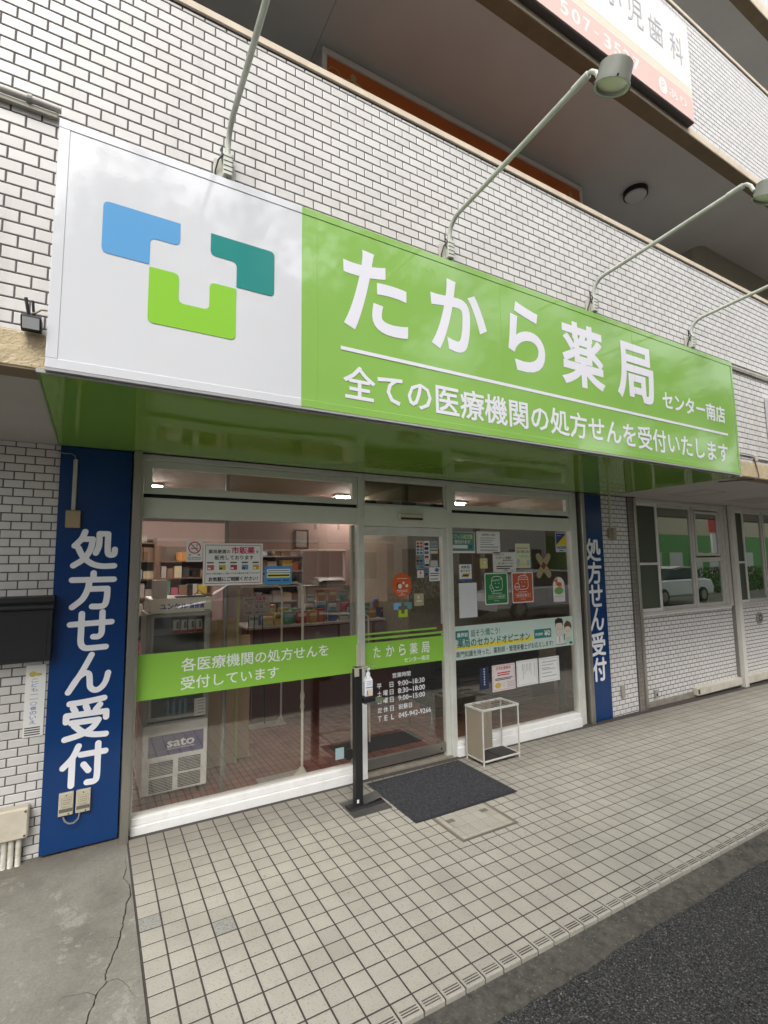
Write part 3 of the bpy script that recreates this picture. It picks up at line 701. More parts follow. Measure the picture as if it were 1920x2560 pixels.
pr.text('全ての医療機関の処方せんを受付いたします', .832, 2.515, 4.646, 2.705, M_sgtx, weight=.016)
pr.build('lettering', sg)
# green soffit under the sign box
gs = thing('soffit_panel', 'glossy dark green soffit panel under the pharmacy sign', 'soffit', (-.464,-1.31,2.43))
g1 = MB()
xs_ = [-.464, 1.45, 2.75, 4.885]
for a, b in zip(xs_, xs_[1:]):
    m_ = MB(); nn = 14; mm = 10
    for i in range(nn+1):
        for j in range(mm+1):
            x = a+.0008+(b-a-.0016)*i/nn; y = -1.318+(1.318+.018)*j/mm
            m_.v.append((x, y, 2.4265+.0016*math.sin(x*5.1+a)*math.sin(y*4+1)))
    for i in range(nn):
        for j in range(mm): q = i*(mm+1)+j; m_.f.append((q, q+1, q+mm+2, q+mm+1)); m_.mi.append(0)
    m_.build('panel', M_soff, gs, smooth=True, fix=False)
CB(-.472,4.893,-1.33,-1.318,2.420,2.436,.001).build('front_trim', mat('lip_grey', (.33,.33,.33)), gs)
B(-.470,-.464,-1.318,.03,2.424,2.436).build('end_trim', mat('end_green', (.12,.25,.04), .3), gs); B(4.885,4.891,-1.318,.03,2.424,2.436).build('end_trim', mat('end_pale', (.40,.42,.36), .4), gs)

# dental clinic sign higher up
ds = thing('shop_sign', 'pink and white dental clinic sign high on the upper wall', 'sign', (4.49,-1.37,5.76))
B(-2,4.488,-1.37,YU-.007,5.765,6.78).build('box', mat('sign_dark_edge', (.055,.05,.05), .4), ds)
B(-2,4.486,-1.376,-1.3705,5.775,6.78).build('face', mat('dental_white', (.80,.79,.74), .35), ds)
pr = Print(-1.3765)
PK = mat('dental_pink', (.85,.50,.44), .35); CR = mat('dental_cream', (.82,.72,.48), .35); GRT = mat('dental_grey_text', (.47,.46,.50), .4); WT = mat('dental_white_text', (.84,.82,.78), .4)
pr.rect(-2,5.775,4.486,6.020,PK)
for i, z in enumerate((6.035,6.055,6.078,6.10)): pr.rect(-2,z,4.486,z+(.012,.010,.012,.006)[i],CR)
for body, x0_, x1_, za, zb in (('5',2.66,2.75,5.838,5.962),('0',2.79,2.885,5.838,5.962),('7',2.925,3.01,5.838,5.962),('-',3.055,3.11,5.892,5.904),('3',3.175,3.265,5.838,5.962),('5',3.305,3.395,5.838,5.962),('2',3.43,3.52,5.838,5.962),('7',3.56,3.65,5.838,5.962),('-',2.52,2.58,5.892,5.904),('5',2.38,2.47,5.838,5.962),('4',2.24,2.34,5.838,5.962),('0',2.10,2.20,5.838,5.962)):
    pr.text(body, x0_, za, x1_, zb, WT, weight=.015)
pr.disc(3.992,5.900,.062,.082,WT,28); pr.text('P', 3.968,5.855,4.022,5.945, PK, weight=.02); pr.text('あり', 4.09,5.845,4.365,5.945, WT, weight=.01)
pr.text('科', 4.170,6.29,4.375,6.575, GRT, weight=0); pr.text('歯', 3.835,6.30,4.06,6.565, GRT, weight=0); pr.text('児', 3.53,6.30,3.76,6.575, GRT, weight=0); pr.text('小', 3.22,6.30,3.45,6.575, GRT, weight=0)
pr.build('lettering', ds)

# ================================================================== GROUND FLOOR FACADE
YW = .085        # tile faces left and right of the shop front
tiled_wall('wall', 'white tiled ground floor wall left of the blue banner', [(XL,-.44,-.004,2.436)], YW, M_wt, .1006, .0507, -.588, .375, limit=220)
tiled_wall('wall', 'narrow white tiled pillar right of the shop front', [(4.765,5.262,-.06,2.436)], YW+.01, M_wt2, .1025, .0515, 4.765, .005, limit=240, joint=.0085)
tiled_wall('wall', 'tile reflection painted as a taupe strip between the white pillar and the sliding windows', [(5.264,5.362,-.065,2.436)], .078, mat('tile_reflection_taupe', (.20,.18,.155), .3, var=.08, noise=(9,.08)), .20, .0515, 5.10, .005, limit=60, joint=.006)  # dark tile rows painted in place of a reflection on steel cladding
tiled_wall('wall', 'white tiled wall under the row of sliding windows', [(5.41,7.56,-.005,1.015)], .13, M_wt2, .1025, .0515, 5.41, 1.012-20*.0515, limit=300, joint=.0098)
tiled_wall('wall', 'white tiled wall beyond the pale window post', [(7.68,15.5,-.03,1.015)], .13, M_wt2, .1025, .0515, 7.68, 1.012-21*.0515, limit=300, joint=.0098)
t = thing('plinth', 'grey mortar plinth strip along the foot of the tiled window wall', 'plinth', (5.41,.13,-.1), kind='structure')
CB(5.41,15.5,.112,.2,-.20,-.008,.004).build('plinth_strip', mat('plinth_mortar', (.27,.245,.205), .9, noise=(12,.2), dirt=(5,(.15,.13,.1),.5)), t)

# blue vertical banners
GL = {
 '処': [[(.27,.97),(.20,.78),(.05,.59)],[(.21,.77),(.45,.77)],[(.45,.77),(.41,.52),(.28,.26),(.04,.07)],[(.13,.54),(.25,.30),(.45,.12),(.68,.05),(.97,.055)],[(.60,.92),(.595,.60),(.53,.40)],[(.60,.92),(.80,.92)],[(.80,.92),(.80,.55),(.82,.38),(.90,.345),(.96,.38),(.97,.50)]],
 '方': [[(.50,.97),(.50,.80)],[(.03,.785),(.97,.785)],[(.41,.78),(.39,.55),(.28,.27),(.06,.05)],[(.39,.53),(.83,.53)],[(.83,.53),(.825,.30),(.79,.10),(.70,.045),(.50,.05)]],
 'せ': [[(.03,.68),(.97,.70)],[(.28,.95),(.28,.50),(.285,.20),(.36,.07),(.50,.045),(.86,.05)],[(.75,.97),(.75,.60),(.745,.42),(.68,.335),(.56,.335)]],
 'ん': [[(.56,.97),(.34,.52),(.06,.05)],[(.13,.18),(.27,.40),(.42,.505),(.515,.47),(.54,.32),(.56,.14),(.66,.045),(.79,.07),(.91,.22),(.97,.46)]],
 '受': [[(.89,.965),(.50,.925),(.12,.91)],[(.20,.80),(.25,.71)],[(.48,.815),(.52,.71)],[(.80,.81),(.71,.70)],[(.06,.47),(.06,.62)],[(.06,.62),(.95,.62)],[(.95,.62),(.95,.47)],[(.18,.43),(.78,.43)],[(.78,.43),(.66,.26),(.42,.12),(.05,.045)],[(.24,.36),(.44,.17),(.68,.075),(.96,.045)]],
 '付': [[(.36,.96),(.24,.70),(.04,.49)],[(.235,.68),(.235,.04)],[(.42,.745),(.97,.745)],[(.80,.96),(.80,.50),(.795,.15),(.74,.055),(.58,.055)],[(.49,.50),(.60,.34)]]}
def banner(x0, x1, z0, z1, y, label, chars):
    t = thing('vertical_sign', label, 'sign', (x0, y, z0))
    CB(x0, x1, y, y+.022, z0, z1, .002).build('panel', M_blue, t)
    p = Print(y)
    for ch, a, b, c, d in chars:
        wd = (b-a)*.138; q = Print(y, a+wd*.2, c+wd*.2, b-wd*.2, d-wd*.2)
        q.mats = p.mats
        for k, st in enumerate(GL[ch]):
            q.n = 1+k; q.v = []; q.f = []; q.mi = []; q.line(st, wd, M_lw, smooth=len(st) > 2)
            o_ = len(p.v); p.v += q.v; p.f += [tuple(o_+i for i in f) for f in q.f]; p.mi += q.mi
    p.build('lettering', t); return t
CH = [('処',-.376,-.122,1.655,1.905),('方',-.376,-.120,1.405,1.645),('せ',-.374,-.123,1.152,1.400),('ん',-.373,-.130,.896,1.142),('受',-.376,-.126,.624,.874),('付',-.376,-.126,.354,.608)]
banner(-.457, -.056, .012, 2.428, .045, 'tall blue sign panel with white lettering at the left of the shop front', CH)
banner(4.432, 4.752, -.046, 2.418, .062, 'slimmer blue sign panel with white lettering right of the shop front', [(c, 4.447+(a+.378)*.96, 4.447+(b+.378)*.96, c0*1.0+.012, d0*1.0+.012) for c,a,b,c0,d0 in CH])

# stainless steel columns beside the shop front
for x0, x1, lab, ya, zb in ((-.048,.000,'narrow stainless steel upright beside the left blue panel',-.030,-.01),(4.372,4.428,'narrow stainless steel upright beside the right blue panel',.03,-.055),(5.3635,5.408,'stainless steel upright edging the taupe strip before the sliding windows',.06,-.065)):
    t = thing('column', lab, 'column', (x0, ya, 0), kind='structure')
    CB(x0, x1, ya, .2, zb, 2.424, .002).build('cladding', M_steel, t)
    B(x0-.002, x1+.001, ya+.01, .19, 2.4245, 2.436).build('top_gap', M_black, t)

# ---- shop front glazing
def frame_rect(mb, x0, x1, z0, z1, y0, y1, wx, wz=None, c=.002):
    wz = wx if wz is None else wz
    mb.cbox(x0, x0+wx, y0, y1, z0, z1, c); mb.cbox(x1-wx, x1, y0, y1, z0, z1, c)
    mb.cbox(x0+wx, x1-wx, y0+.001, y1-.001, z1-wz, z1, c); mb.cbox(x0+wx, x1-wx, y0+.001, y1-.001, z0, z0+wz, c); return mb
def shop_window(x0, x1, label, sashw, jamb_l, jamb_r, gx0, gx1, gz0, gz1, sill_y=.035):
    t = thing('shop_window', label, 'window', (x0, .05, 0))
    mb = MB(); mb.cbox(x0, jamb_l, .055, .13, -.03, 2.424, .002); mb.cbox(jamb_r, x1, .055, .13, -.04, 2.424, .002)
    mb.cbox(jamb_l, jamb_r, .057, .13, 2.388, 2.424, .002); mb.build('frame', M_alu, t)
    sz0, sz1 = 2.158, 2.384
    s = frame_rect(MB(), jamb_l+.003, jamb_r-.003, sz0, sz1, .063, .105, gx0-jamb_l-.003 if False else .048).build('transom_sash', M_alug if x0 < 1 else M_alu, t)
    B(jamb_l+.05, jamb_r-.05, .082, .087, sz0+.047, sz1-.047).build('transom_pane', M_glass, s)
    B(jamb_l, jamb_r, .085, .125, 2.131, sz0).build('shadow_gap', M_black, t)
    CB(jamb_l, jamb_r, .060, .125, 1.995, 2.130, .002).build('header_panel', M_alug, t)
    B(jamb_l, jamb_r, .0835, .0895, gz0, gz1).build('pane', M_glass, t)
    mb = MB(); mb.cbox(jamb_l-.004, jamb_r+.004, .050, .15, .050, .092, .003); mb.cbox(jamb_l-.008, jamb_r+.008, sill_y, .15, -.045, .048, .004)
    mb.build('sill', M_aluw, t); return t
lw_ = shop_window(.0005, 1.684, 'large left shop window with a green band across the glass', .048, .020, 1.628, .02, 1.62, .090, 1.996)
rw_ = shop_window(2.546, 4.268, 'right shop window covered with notices and stickers', .048, 2.602, 4.212, 2.6, 4.2, .086, 1.996)
CB(4.268,4.338,.075,.14,-.045,2.424,.002).build('side_jamb', M_alu, rw_); B(4.338,4.372,.11,.14,-.045,2.424).build('side_gap', M_black, rw_)
CB(1.628,1.694,.047,.14,-.045,.62,.003).build('mullion_base', M_aluw, lw_)
# second upright behind the glass
CB(1.585,1.618,.10,.135,.09,1.99,.002).build('inner_stile', mat('inner_stile', (.33,.33,.27), .4), lw_)
# ---- automatic door
dr = thing('automatic_door', 'glass sliding door with opening hours lettering and green band', 'door', (2.1,.07,0))
mb = MB(); mb.cbox(1.688,2.545,.057,.13,2.385,2.424,.002); mb.build('frame', M_alu, dr)
s = frame_rect(MB(), 1.690, 2.543, 2.165, 2.384, .070, .11, .012, .012).build('transom_frame', M_alu, dr)
MB().cbox(1.704,2.53,.09,.11,2.178,2.205,.002).build('inner_rail', M_dkg, s)
B(1.703,2.531,.086,.089,2.178,2.371).build('transom_pane', M_glassk, s)
CB(1.685,2.545,.056,.13,1.985,2.163,.002).build('header_box', M_alug, dr)
sn = CB(2.009,2.253,.012,.0558,2.040,2.098,.006).build('motion_sensor', mat('sensor_beige', (.50,.46,.36), .45), dr)
B(2.018,2.244,.0105,.013,2.044,2.062).build('sensor_window', M_rubber, sn)
CB(1.689,2.500,.088,.118,1.908,1.982,.002).build('top_rail', M_alu, dr)
CB(2.500,2.545,.078,.13,-.02,1.984,.002).build('fixed_stile', M_alu, dr)
B(1.690,2.500,.0990,.105,.104,1.907).build('pane', M_glass, dr)
k = CB(1.689,2.500,.088,.118,.022,.102,.003).build('kick_rail', M_steel, dr)
B(1.686,2.547,.055,.15,-.06,-.012).build('threshold', mat('threshold_metal', (.30,.28,.23), .5, metal=.3, noise=(15,.2)), dr)
MB().cyl((2.445,.087,.055),(2.445,.0865,.055),.009,12).build('lock', M_dkg, k)

# ---- green films on the glass
YG = .0828
def film(label, y, rects, texts, m=M_film):
    t = thing('window_film', label, 'window film', (rects[0][0], y, rects[0][2]))
    p = Print(y, step=.0001)
    for x0,x1,z0,z1 in rects: p.rect(x0,z0,x1,z1,m)
    p.build('band', t)
    q = Print(y-.00015, step=.0001)
    for a in texts: q.text(a[0], a[1], a[2], a[3], a[4], M_filmw, weight=a[5] if len(a) > 5 else .006)
    q.build('lettering', t); return t
film('broad lime green film band across the left window with two lines of text', YG, [(.022,1.627,.800,1.093)], [('各医療機関の処方せんを', .291,.955,1.371,1.046,.009),('受付しています', .290,.836,.972,.922,.009)])
YD = .0985
film('lime green film band with two thin stripes across the sliding door', YD, [(1.691,2.499,.802,1.018),(1.691,2.499,1.040,1.058),(1.691,2.499,1.082,1.097)],
     [('た',1.784,.892,1.848,.983,.014),('か',1.902,.890,1.985,.983,.014),('ら',2.030,.888,2.098,.982,.014),('薬',2.140,.886,2.222,.982,.012),('局',2.262,.885,2.346,.980,.012),('センター南店',2.080,.824,2.344,.866,.012)])
t = thing('window_lettering', 'white opening hours and telephone lettering on the sliding door', 'lettering', (1.81,YD,.38))
q = Print(YD, step=.0001)
def row(parts, z0, z1):
    for b_, x0, x1 in parts: q.text(b_, x0, z0, x1, z1, M_lw, weight=.012)
row([('営業時間',1.963,2.144)], .709, .750)
row([('平',1.812,1.856),('日',1.934,1.970),('9:00~18:30',2.015,2.288)], .637, .680)
row([('土',1.814,1.856),('曜',1.872,1.914),('日',1.934,1.970),('8:30~18:00',2.015,2.289)], .577, .620)
row([('日',1.818,1.852),('曜',1.872,1.914),('日',1.934,1.970),('9:00~15:00',2.016,2.288)], .517, .560)
row([('定',1.816,1.858),('休',1.872,1.916),('日',1.934,1.970),('祝祭日',2.016,2.152)], .445, .488)
row([('T',1.820,1.850),('E',1.880,1.908),('L',1.944,1.970),('045-942-9266',2.016,2.347)], .378, .420)
q.build('print', t)

# ---- posters and stickers
C_ = lambda n, c, r=.6: mat('ink_'+n, c, r)
def poster(name, label, cat, x0, z0, x1, z1, draw, y=YG, bgm=None, radius=0, group=None):
    t = thing(name, label, cat, (x0, y, z0), group=group)
    s = Print(y, x0, z0, x1, z1, step=.0001)
    if radius: s.rrect(0,0,1,1,radius, bgm or M_paper)
    else: s.rect(0,0,1,1, bgm or M_paper)
    s.build('sheet', t)
    p = Print(y-.00015, x0, z0, x1, z1, step=.0001); draw(p)
    if p.v: p.build('print', t)
    return t
def rules(p, x0, x1, zs, h, m, jitter=0):
    for i, z in enumerate(zs): p.rect(x0, z, x1-(jitter*((i*7)%5)/5), z+h, m)
def d_nosmoke(p):
    cx, cz = .5,.66; R_m = .038
    X = [(cx+.36*math.cos(a*math.pi/14), cz+.26*math.sin(a*math.pi/14)) for a in range(28)]
    p.rect(.28,.60,.72,.64,M_ink); p.line([(.60,.70),(.68,.75),(.62,.80),(.76,.80)],.003,M_ink,cap=False)
    p.line(X, .008, C_('sign_red',(.50,.03,.03)), closed=True); p.line([(.26,.84),(.74,.48)], .007, C_('sign_red',(.50,.03,.03)))
    p.text('禁', .14,.27,.28,.36,M_ink); p.text('煙', .70,.27,.86,.36,M_ink); p.text('NO SMOKING', .08,.15,.93,.21,M_ink,weight=.03); rules(p,.08,.93,(.08,),.02,M_ink)
poster('no_smoking_sticker','white no smoking sticker with a red circle on the left window','sticker',.303,1.697,.410,1.846,d_nosmoke)
def d_otc(p, sc_=1):
    rd = C_('dark_red',(.28,.02,.04))
    for a in ((.03,.04,.97,.055),(.03,.945,.97,.96),(.03,.04,.037,.96),(.963,.04,.97,.96)): p.rect(*a, rd)
    p.text('薬局厳選の', .08,.75,.44,.85,M_ink,weight=.02); p.text('市販薬', .46,.74,.86,.92,C_('crimson',(.48,.03,.09)),weight=.03); p.text('を', .88,.76,.93,.83,M_ink)
    p.text('販売しております', .18,.60,.84,.71,M_ink,weight=.02)
    for i, c in enumerate(((.5,.1,.1),(.45,.42,.05),(.35,.04,.08),(.1,.25,.45),(.45,.35,.05))):
        x = .06+.19*i; p.rect(x,.52,x+.11,.55,M_ink); p.rect(x+.005,.36,x+.115,.48,C_('pack%d'%i,c)); p.rect(x+.015,.38,x+.06,.42,M_ink if i%2 else M_paper)
    p.text('ほかにも処方箋なしで購入できるお薬を取り揃えております', .05,.255,.95,.30,M_ink,weight=.01)
    p.text('お気軽にご相談ください！', .09,.09,.92,.20,M_ink,weight=.03)
poster('poster','white poster about over the counter medicine with a red heading on the left window','poster',.416,1.528,.840,1.828,d_otc)
poster('notice','small blue notice with white and yellow bars beside the large poster','notice',.856,1.523,1.068,1.659,lambda p: (p.rrect(.08,.66,.94,.84,.008,M_paper), p.rrect(.08,.36,.94,.62,.006,C_('yellow',(.75,.70,.20))), rules(p,.12,.90,(.73,),.035,M_ink), rules(p,.11,.91,(.44,),.09,M_ink), p.rect(.10,.18,.58,.25,C_('navy',(.02,.06,.2))), p.rect(.66,.18,.90,.25,C_('navy',(.02,.06,.2)))), bgm=C_('notice_blue',(.06,.27,.58)))
poster('sticker','tiny pale blue square sticker low on the left window near the stand','sticker',1.430,.160,1.503,.245,lambda p: None, bgm=C_('pale_blue',(.33,.45,.47)))
t = thing('door_stop','round black rubber door bumper behind the left window corner','door stop',(1.555,.12,.16)); MB().cyl((1.555,.095,.175),(1.555,.115,.175),.042,20).build('pad', M_rubber, t)
# door stickers
YDs = YD
def d_round(p):
    for i, (x0,x1,z) in enumerate(((.25,.78,.75),(.22,.80,.27),(.26,.76,.21),(.34,.68,.08))): p.rect(x0,z,x1,z+.018,M_paper)
    p.disc(.34,.47,.13,.12,C_('dark_brown',(.10,.05,.03))); p.disc(.39,.45,.10,.10,M_paper); p.disc(.58,.58,.06,.055,M_paper); p.disc(.75,.46,.075,.065,M_paper); p.rect(.46,.13,.52,.17,M_paper)
t = thing('round_sticker','round orange sticker on the sliding door glass','sticker',(2.07,YDs,1.48))
p = Print(YDs,1.973,1.377,2.170,1.588,step=.0001); p.disc(.5,.5,.5,.5,C_('orange',(.60,.11,.02)),40); p.build('sheet',t)
p = Print(YDs-.00015,1.973,1.377,2.170,1.588,step=.0001); d_round(p); p.build('print',t)
t = thing('emblem_sticker','three colour bracket emblem sticker in the middle of the door glass','sticker',(2.08,YDs,1.205))
p = Print(YDs, step=.0001); emblem(p, 1.985, 1.207, .25, C_('emb_blue',(.16,.42,.72)), C_('emb_teal',(.10,.30,.30)), C_('emb_lime',(.38,.56,.03))); p.build('print', t)
poster('sticker','beige square key service sticker right of the door emblem','sticker',2.196,1.296,2.296,1.402,lambda p: (p.text('K',.36,.55,.60,.82,M_paper,weight=.02), p.rect(.25,.34,.78,.42,M_paper)), y=YDs, bgm=C_('sticker_beige',(.40,.36,.22)), radius=.004)
def d_cards(p, cols=2, rows_=5, seed=1, cols_=((.05,.15,.4),(.5,.05,.05),(.03,.03,.05),(.1,.3,.3))):
    r_ = random.Random(seed)
    for i in range(cols):
        for j in range(rows_): p.rect(.08+i*.9/cols, .06+j*.92/rows_, .08+i*.9/cols+.72/cols, .06+j*.92/rows_+.62/rows_, C_('card%d'%r_.randrange(4), cols_[r_.randrange(4)]))
poster('sticker','white payment logo sticker with dark rows at the top right of the door','sticker',2.225,1.742,2.303,1.865,lambda p: d_cards(p,2,4,2), y=YDs, bgm=C_('cream_w',(.6,.58,.5)))
poster('sticker','tall white card logo sticker beside the darker payment stickers','sticker',2.310,1.700,2.372,1.866,lambda p: d_cards(p,1,4,5), y=YDs)
poster('sticker','small grey blue sticker in the upper right corner of the door glass','sticker',2.383,1.812,2.460,1.867,lambda p: p.rect(.1,.4,.9,.6,C_('bluegrey',(.14,.22,.28))), y=YDs, bgm=C_('bluegrey2',(.26,.34,.38)))
poster('sticker','small cream sticker with a red bar under the grey blue one','sticker',2.380,1.753,2.460,1.800,lambda p: p.rect(.05,.55,.95,.75,C_('card1',(.5,.05,.05))), y=YDs, bgm=C_('cream_w',(.6,.58,.5)))
poster('sticker','green and white payment sticker left in the door sticker cluster','sticker',2.220,1.616,2.301,1.738,lambda p: d_cards(p,2,4,9,((.05,.2,.18),)*4), y=YDs, bgm=C_('sea_green',(.16,.30,.27)))
poster('sticker','blue and red card brand sticker in the door sticker cluster','sticker',2.315,1.632,2.364,1.697,lambda p: (p.text('VISA',.2,.68,.8,.85,C_('card0',(.05,.15,.4)),weight=.03), p.rect(.05,.1,.95,.45,C_('card1',(.5,.05,.05)))), y=YDs)
poster('sticker','two small dark blue logo stickers stacked under the red one','sticker',2.318,1.552,2.352,1.626,lambda p: d_cards(p,1,2,4,((.03,.10,.25),)*4), y=YDs, bgm=C_('bluegrey',(.14,.22,.28)))
poster('sticker','plain white square sticker at the right edge of the door','sticker',2.378,1.635,2.458,1.691,lambda p: None, y=YDs, bgm=C_('sticker_grey',(.50,.50,.48)))
poster('sticker','small white sticker with a red square letter on the door','sticker',2.234,1.540,2.302,1.614,lambda p: (p.rect(0,.86,1,1,C_('sign_red',(.50,.03,.03))), p.text('a',.34,.42,.66,.74,C_('sign_red',(.50,.03,.03)),weight=.03), p.text('PayPay',.15,.12,.85,.26,M_ink)), y=YDs)
poster('sticker','white sticker with a blue disc lowest in the door cluster','sticker',2.362,1.506,2.478,1.630,lambda p: (p.disc(.73,.80,.20,.14,C_('card0',(.05,.15,.4))), rules(p,.08,.92,(.52,.36,.12),.06,M_ink,.1)), y=YDs, radius=.005)
B(2.430,2.492,.095,.0985,1.064,1.122).build('touch_plate', mat('touch_brown', (.14,.085,.05), .4), dr)
# right window notices
teal = C_('teal',(.10,.25,.23)); tealD = C_('tealD',(.03,.16,.15))
poster('poster','teal poster with yellow and white headings at the upper left of the right window','poster',2.605,1.757,2.889,1.956,lambda p: (p.rect(.02,.10,.97,.98,teal), p.text('リフィル処方箋',.02,.66,.90,.90,C_('lime_text',(.55,.60,.25)),weight=.03), p.text('受付けます',.14,.44,.80,.62,M_paper,weight=.02), p.rrect(.06,.22,.68,.38,.006,M_paper), p.rect(.72,.20,.88,.40,tealD)), bgm=M_paper)
poster('notice','white printed business hours sheet beside the teal poster','notice',2.909,1.755,3.208,1.966,lambda p: (p.text('営業時間のご案内',.22,.80,.80,.90,M_ink,weight=.01), rules(p,.16,.78,(.68,.58,.48,.38),.035,C_('grey_ink',(.30,.30,.30)),.2), rules(p,.14,.92,(.26,.12),.05,C_('grey_ink',(.30,.30,.30)),.1), p.line([(.05,.06),(.95,.06),(.95,.94),(.05,.94)],.0015,C_('grey_ink',(.30,.30,.30)),closed=True)))
poster('notice','white handwritten style notice under the business hours sheet','notice',3.108,1.572,3.409,1.766,lambda p: (p.text('当薬局では',.06,.82,.5,.93,C_('grey_ink',(.30,.30,.30))), p.text('ジェネリック医薬品',.12,.66,.80,.78,M_ink,weight=.02), p.text('(後発医薬品)を',.4,.53,.88,.63,M_ink), p.text('取り揃えています',.22,.38,.92,.48,M_ink), rules(p,.14,.85,(.26,.15),.05,M_ink,.3), p.text('ご相談ください',.4,.05,.95,.13,M_ink)), bgm=C_('paper_warm',(.62,.62,.58)))
poster('poster','pale yellow poster with teal text in the top of the right window','poster',3.408,1.608,3.612,1.853,lambda p: (p.rect(.08,.80,.86,.83,C_('sign_red',(.50,.03,.03))), p.text('お休み',.08,.60,.95,.74,C_('teal_text',(.05,.25,.30)),weight=.02), p.text('ください',.26,.42,.96,.53,C_('teal_text',(.05,.25,.30)),weight=.01), p.disc(.18,.22,.12,.16,C_('paleb',(.33,.47,.52))), p.disc(.84,.20,.12,.14,C_('paleb',(.33,.47,.52))), p.disc(.5,.14,.24,.08,C_('paley',(.62,.55,.2)))), bgm=C_('pale_yellow_paper',(.60,.62,.42)))
poster('sticker','small yellow card sticker between the upper notices','sticker',2.944,1.610,3.038,1.706,lambda p: (p.rect(.38,.45,.85,.75,C_('grey_ink2',(.30,.32,.35))), p.rect(.46,.50,.78,.70,M_paper)), bgm=C_('card_yellow',(.62,.54,.22)), radius=.004)
poster('sticker','white parking available sticker with a blue letter on the right window','sticker',2.691,1.500,2.838,1.652,lambda p: (p.text('提携',.15,.74,.58,.92,M_ink,weight=.02), p.rrect(.63,.74,.84,.93,.006,C_('pblue',(.05,.15,.42))), p.text('P',.70,.77,.79,.90,M_paper,weight=.03), p.text('あります',.10,.52,.88,.68,M_ink,weight=.02), p.poly([(.15,.22),(.28,.44),(.86,.44),(.74,.22)],C_('gold',(.45,.30,.06))), p.rect(.3,.28,.7,.36,M_ink), p.rect(0,0,1,.12,C_('pblue',(.05,.15,.42)))))
poster('paper_sheet','blank white paper sheet taped low at the left of the right window','paper',2.680,1.160,2.893,1.478,lambda p: None, bgm=C_('blank_paper',(.66,.67,.70)))
def d_face(p, top, m=M_paper):
    # round cornered face with smile inside the square icon
    p.line([(.30,.80),(.34,.86),(.44,.885),(.60,.885),(.70,.86),(.755,.80),(.76,.62),(.76,.52),(.72,.46),(.60,.435),(.42,.435),(.38,.45)], .006, m)
    p.line([(.30,.80),(.29,.62)], .006, m)
    if top == 0: p.line([(.30,.73),(.38,.78),(.44,.74),(.50,.79),(.56,.74),(.62,.79),(.75,.80)], .005, m)
    else: p.line([(.31,.76),(.76,.76)], .006, m); p.line([(.31,.82),(.75,.82)], .003, m); X=[(.62+.045*math.cos(a*.7),.915+.04*math.sin(a*.7)) for a in range(9)]; p.line(X, .005, m)
    p.disc(.46,.665,.02,.015,m); p.disc(.61,.665,.02,.015,m)
    p.line([(.46,.56),(.50,.53),(.55,.525),(.60,.56)], .005, m)
def d_green(p):
    g_ = C_('icon_green',(.02,.19,.055)); p.rrect(.035,.035,.965,.965,.012,g_); d_face(p, 0)
    p.line([(.20,.56),(.24,.62),(.30,.60),(.40,.44),(.36,.39),(.29,.41),(.20,.56)], .005, M_paper); p.line([(.25,.50),(.35,.55)], .004, M_paper)
    rules(p,.28,.72,(.345,),.015,M_paper); p.line([(.14,.18),(.86,.18),(.86,.30),(.14,.30)],.0022,M_paper,closed=True); p.text('かかりつけ薬剤師',.17,.205,.83,.275,M_paper,weight=.01); p.text('がいます。',.38,.10,.62,.14,M_paper)
def d_redic(p):
    g_ = C_('icon_red',(.47,.085,.03)); p.rrect(.035,.035,.965,.965,.012,g_); d_face(p, 1)
    X=[(.24+.12*math.cos(a*math.pi/8),.53+.11*math.sin(a*math.pi/8)) for a in range(17)]; p.line(X,.005,M_paper); p.line([(.12,.53),(.36,.53)],.005,M_paper); p.line([(.12,.49),(.36,.49)],.004,M_paper)
    rules(p,.30,.70,(.345,),.015,M_paper); p.line([(.16,.18),(.84,.18),(.84,.30),(.16,.30)],.0022,M_paper,closed=True); p.text('管理栄養士',.20,.205,.80,.275,M_paper,weight=.01); p.text('がいます。',.38,.10,.62,.14,M_paper)
poster('sticker','green square sticker with a white outlined smiling face','sticker',2.994,1.262,3.290,1.566,d_green, radius=.014)
poster('sticker','orange red square sticker with a white outlined capped face','sticker',3.345,1.262,3.637,1.566,d_redic, radius=.014)
t = thing('plaster_sticker','crossed sticking plaster shaped sticker on the right window','sticker',(3.80,YG,1.627))
p = Print(YG, step=.0001); pl = C_('plaster',(.40,.33,.18)); dot = C_('plaster_dot',(.10,.08,.04))
for ang in (52,-52):
    c_, s_ = math.cos(R_(ang)), math.sin(R_(ang)); T = lambda a, b: (3.802+a*c_-b*s_, 1.627+a*s_+b*c_)
    out = []
    for cx, a0 in ((.118,-90),(-.118,90)): out += [T(cx+.034*math.cos(R_(a0+q_)), .034*math.sin(R_(a0+q_))) for q_ in range(0,181,20)]
    p.add(out, [tuple(range(len(out)))], pl).up()
    for i in (-4,-3,-2,2,3,4):
        for j in (-1,0,1):
            x_, z_ = T(i*.031, j*.018); b_ = [(x_+.0065*math.cos(q_*1.05), z_+.0065*math.sin(q_*1.05)) for q_ in range(6)]; p.add(b_, [tuple(range(6))], dot)
    p.up()
b_ = [(3.802+a*math.cos(R_(52))-b*math.sin(R_(52)), 1.627+a*math.sin(R_(52))+b*math.cos(R_(52))) for a, b in ((-.034,-.03),(.034,-.03),(.034,.03),(-.034,.03))]
p.add(b_, [(0,1,2,3)], C_('plaster_pad',(.16,.05,.03))); p.build('print', t)
t = thing('arch_sticker','white arch shaped sticker with a small orange animal on green','sticker',(4.01,YG,1.38))
p = Print(YG, 3.925,1.246,4.103,1.522, step=.0001)
p.poly([(0,0),(1,0)]+[(.5+.5*math.cos(R_(a)),.62+.32*math.sin(R_(a))) for a in range(0,181,15)], M_paper)
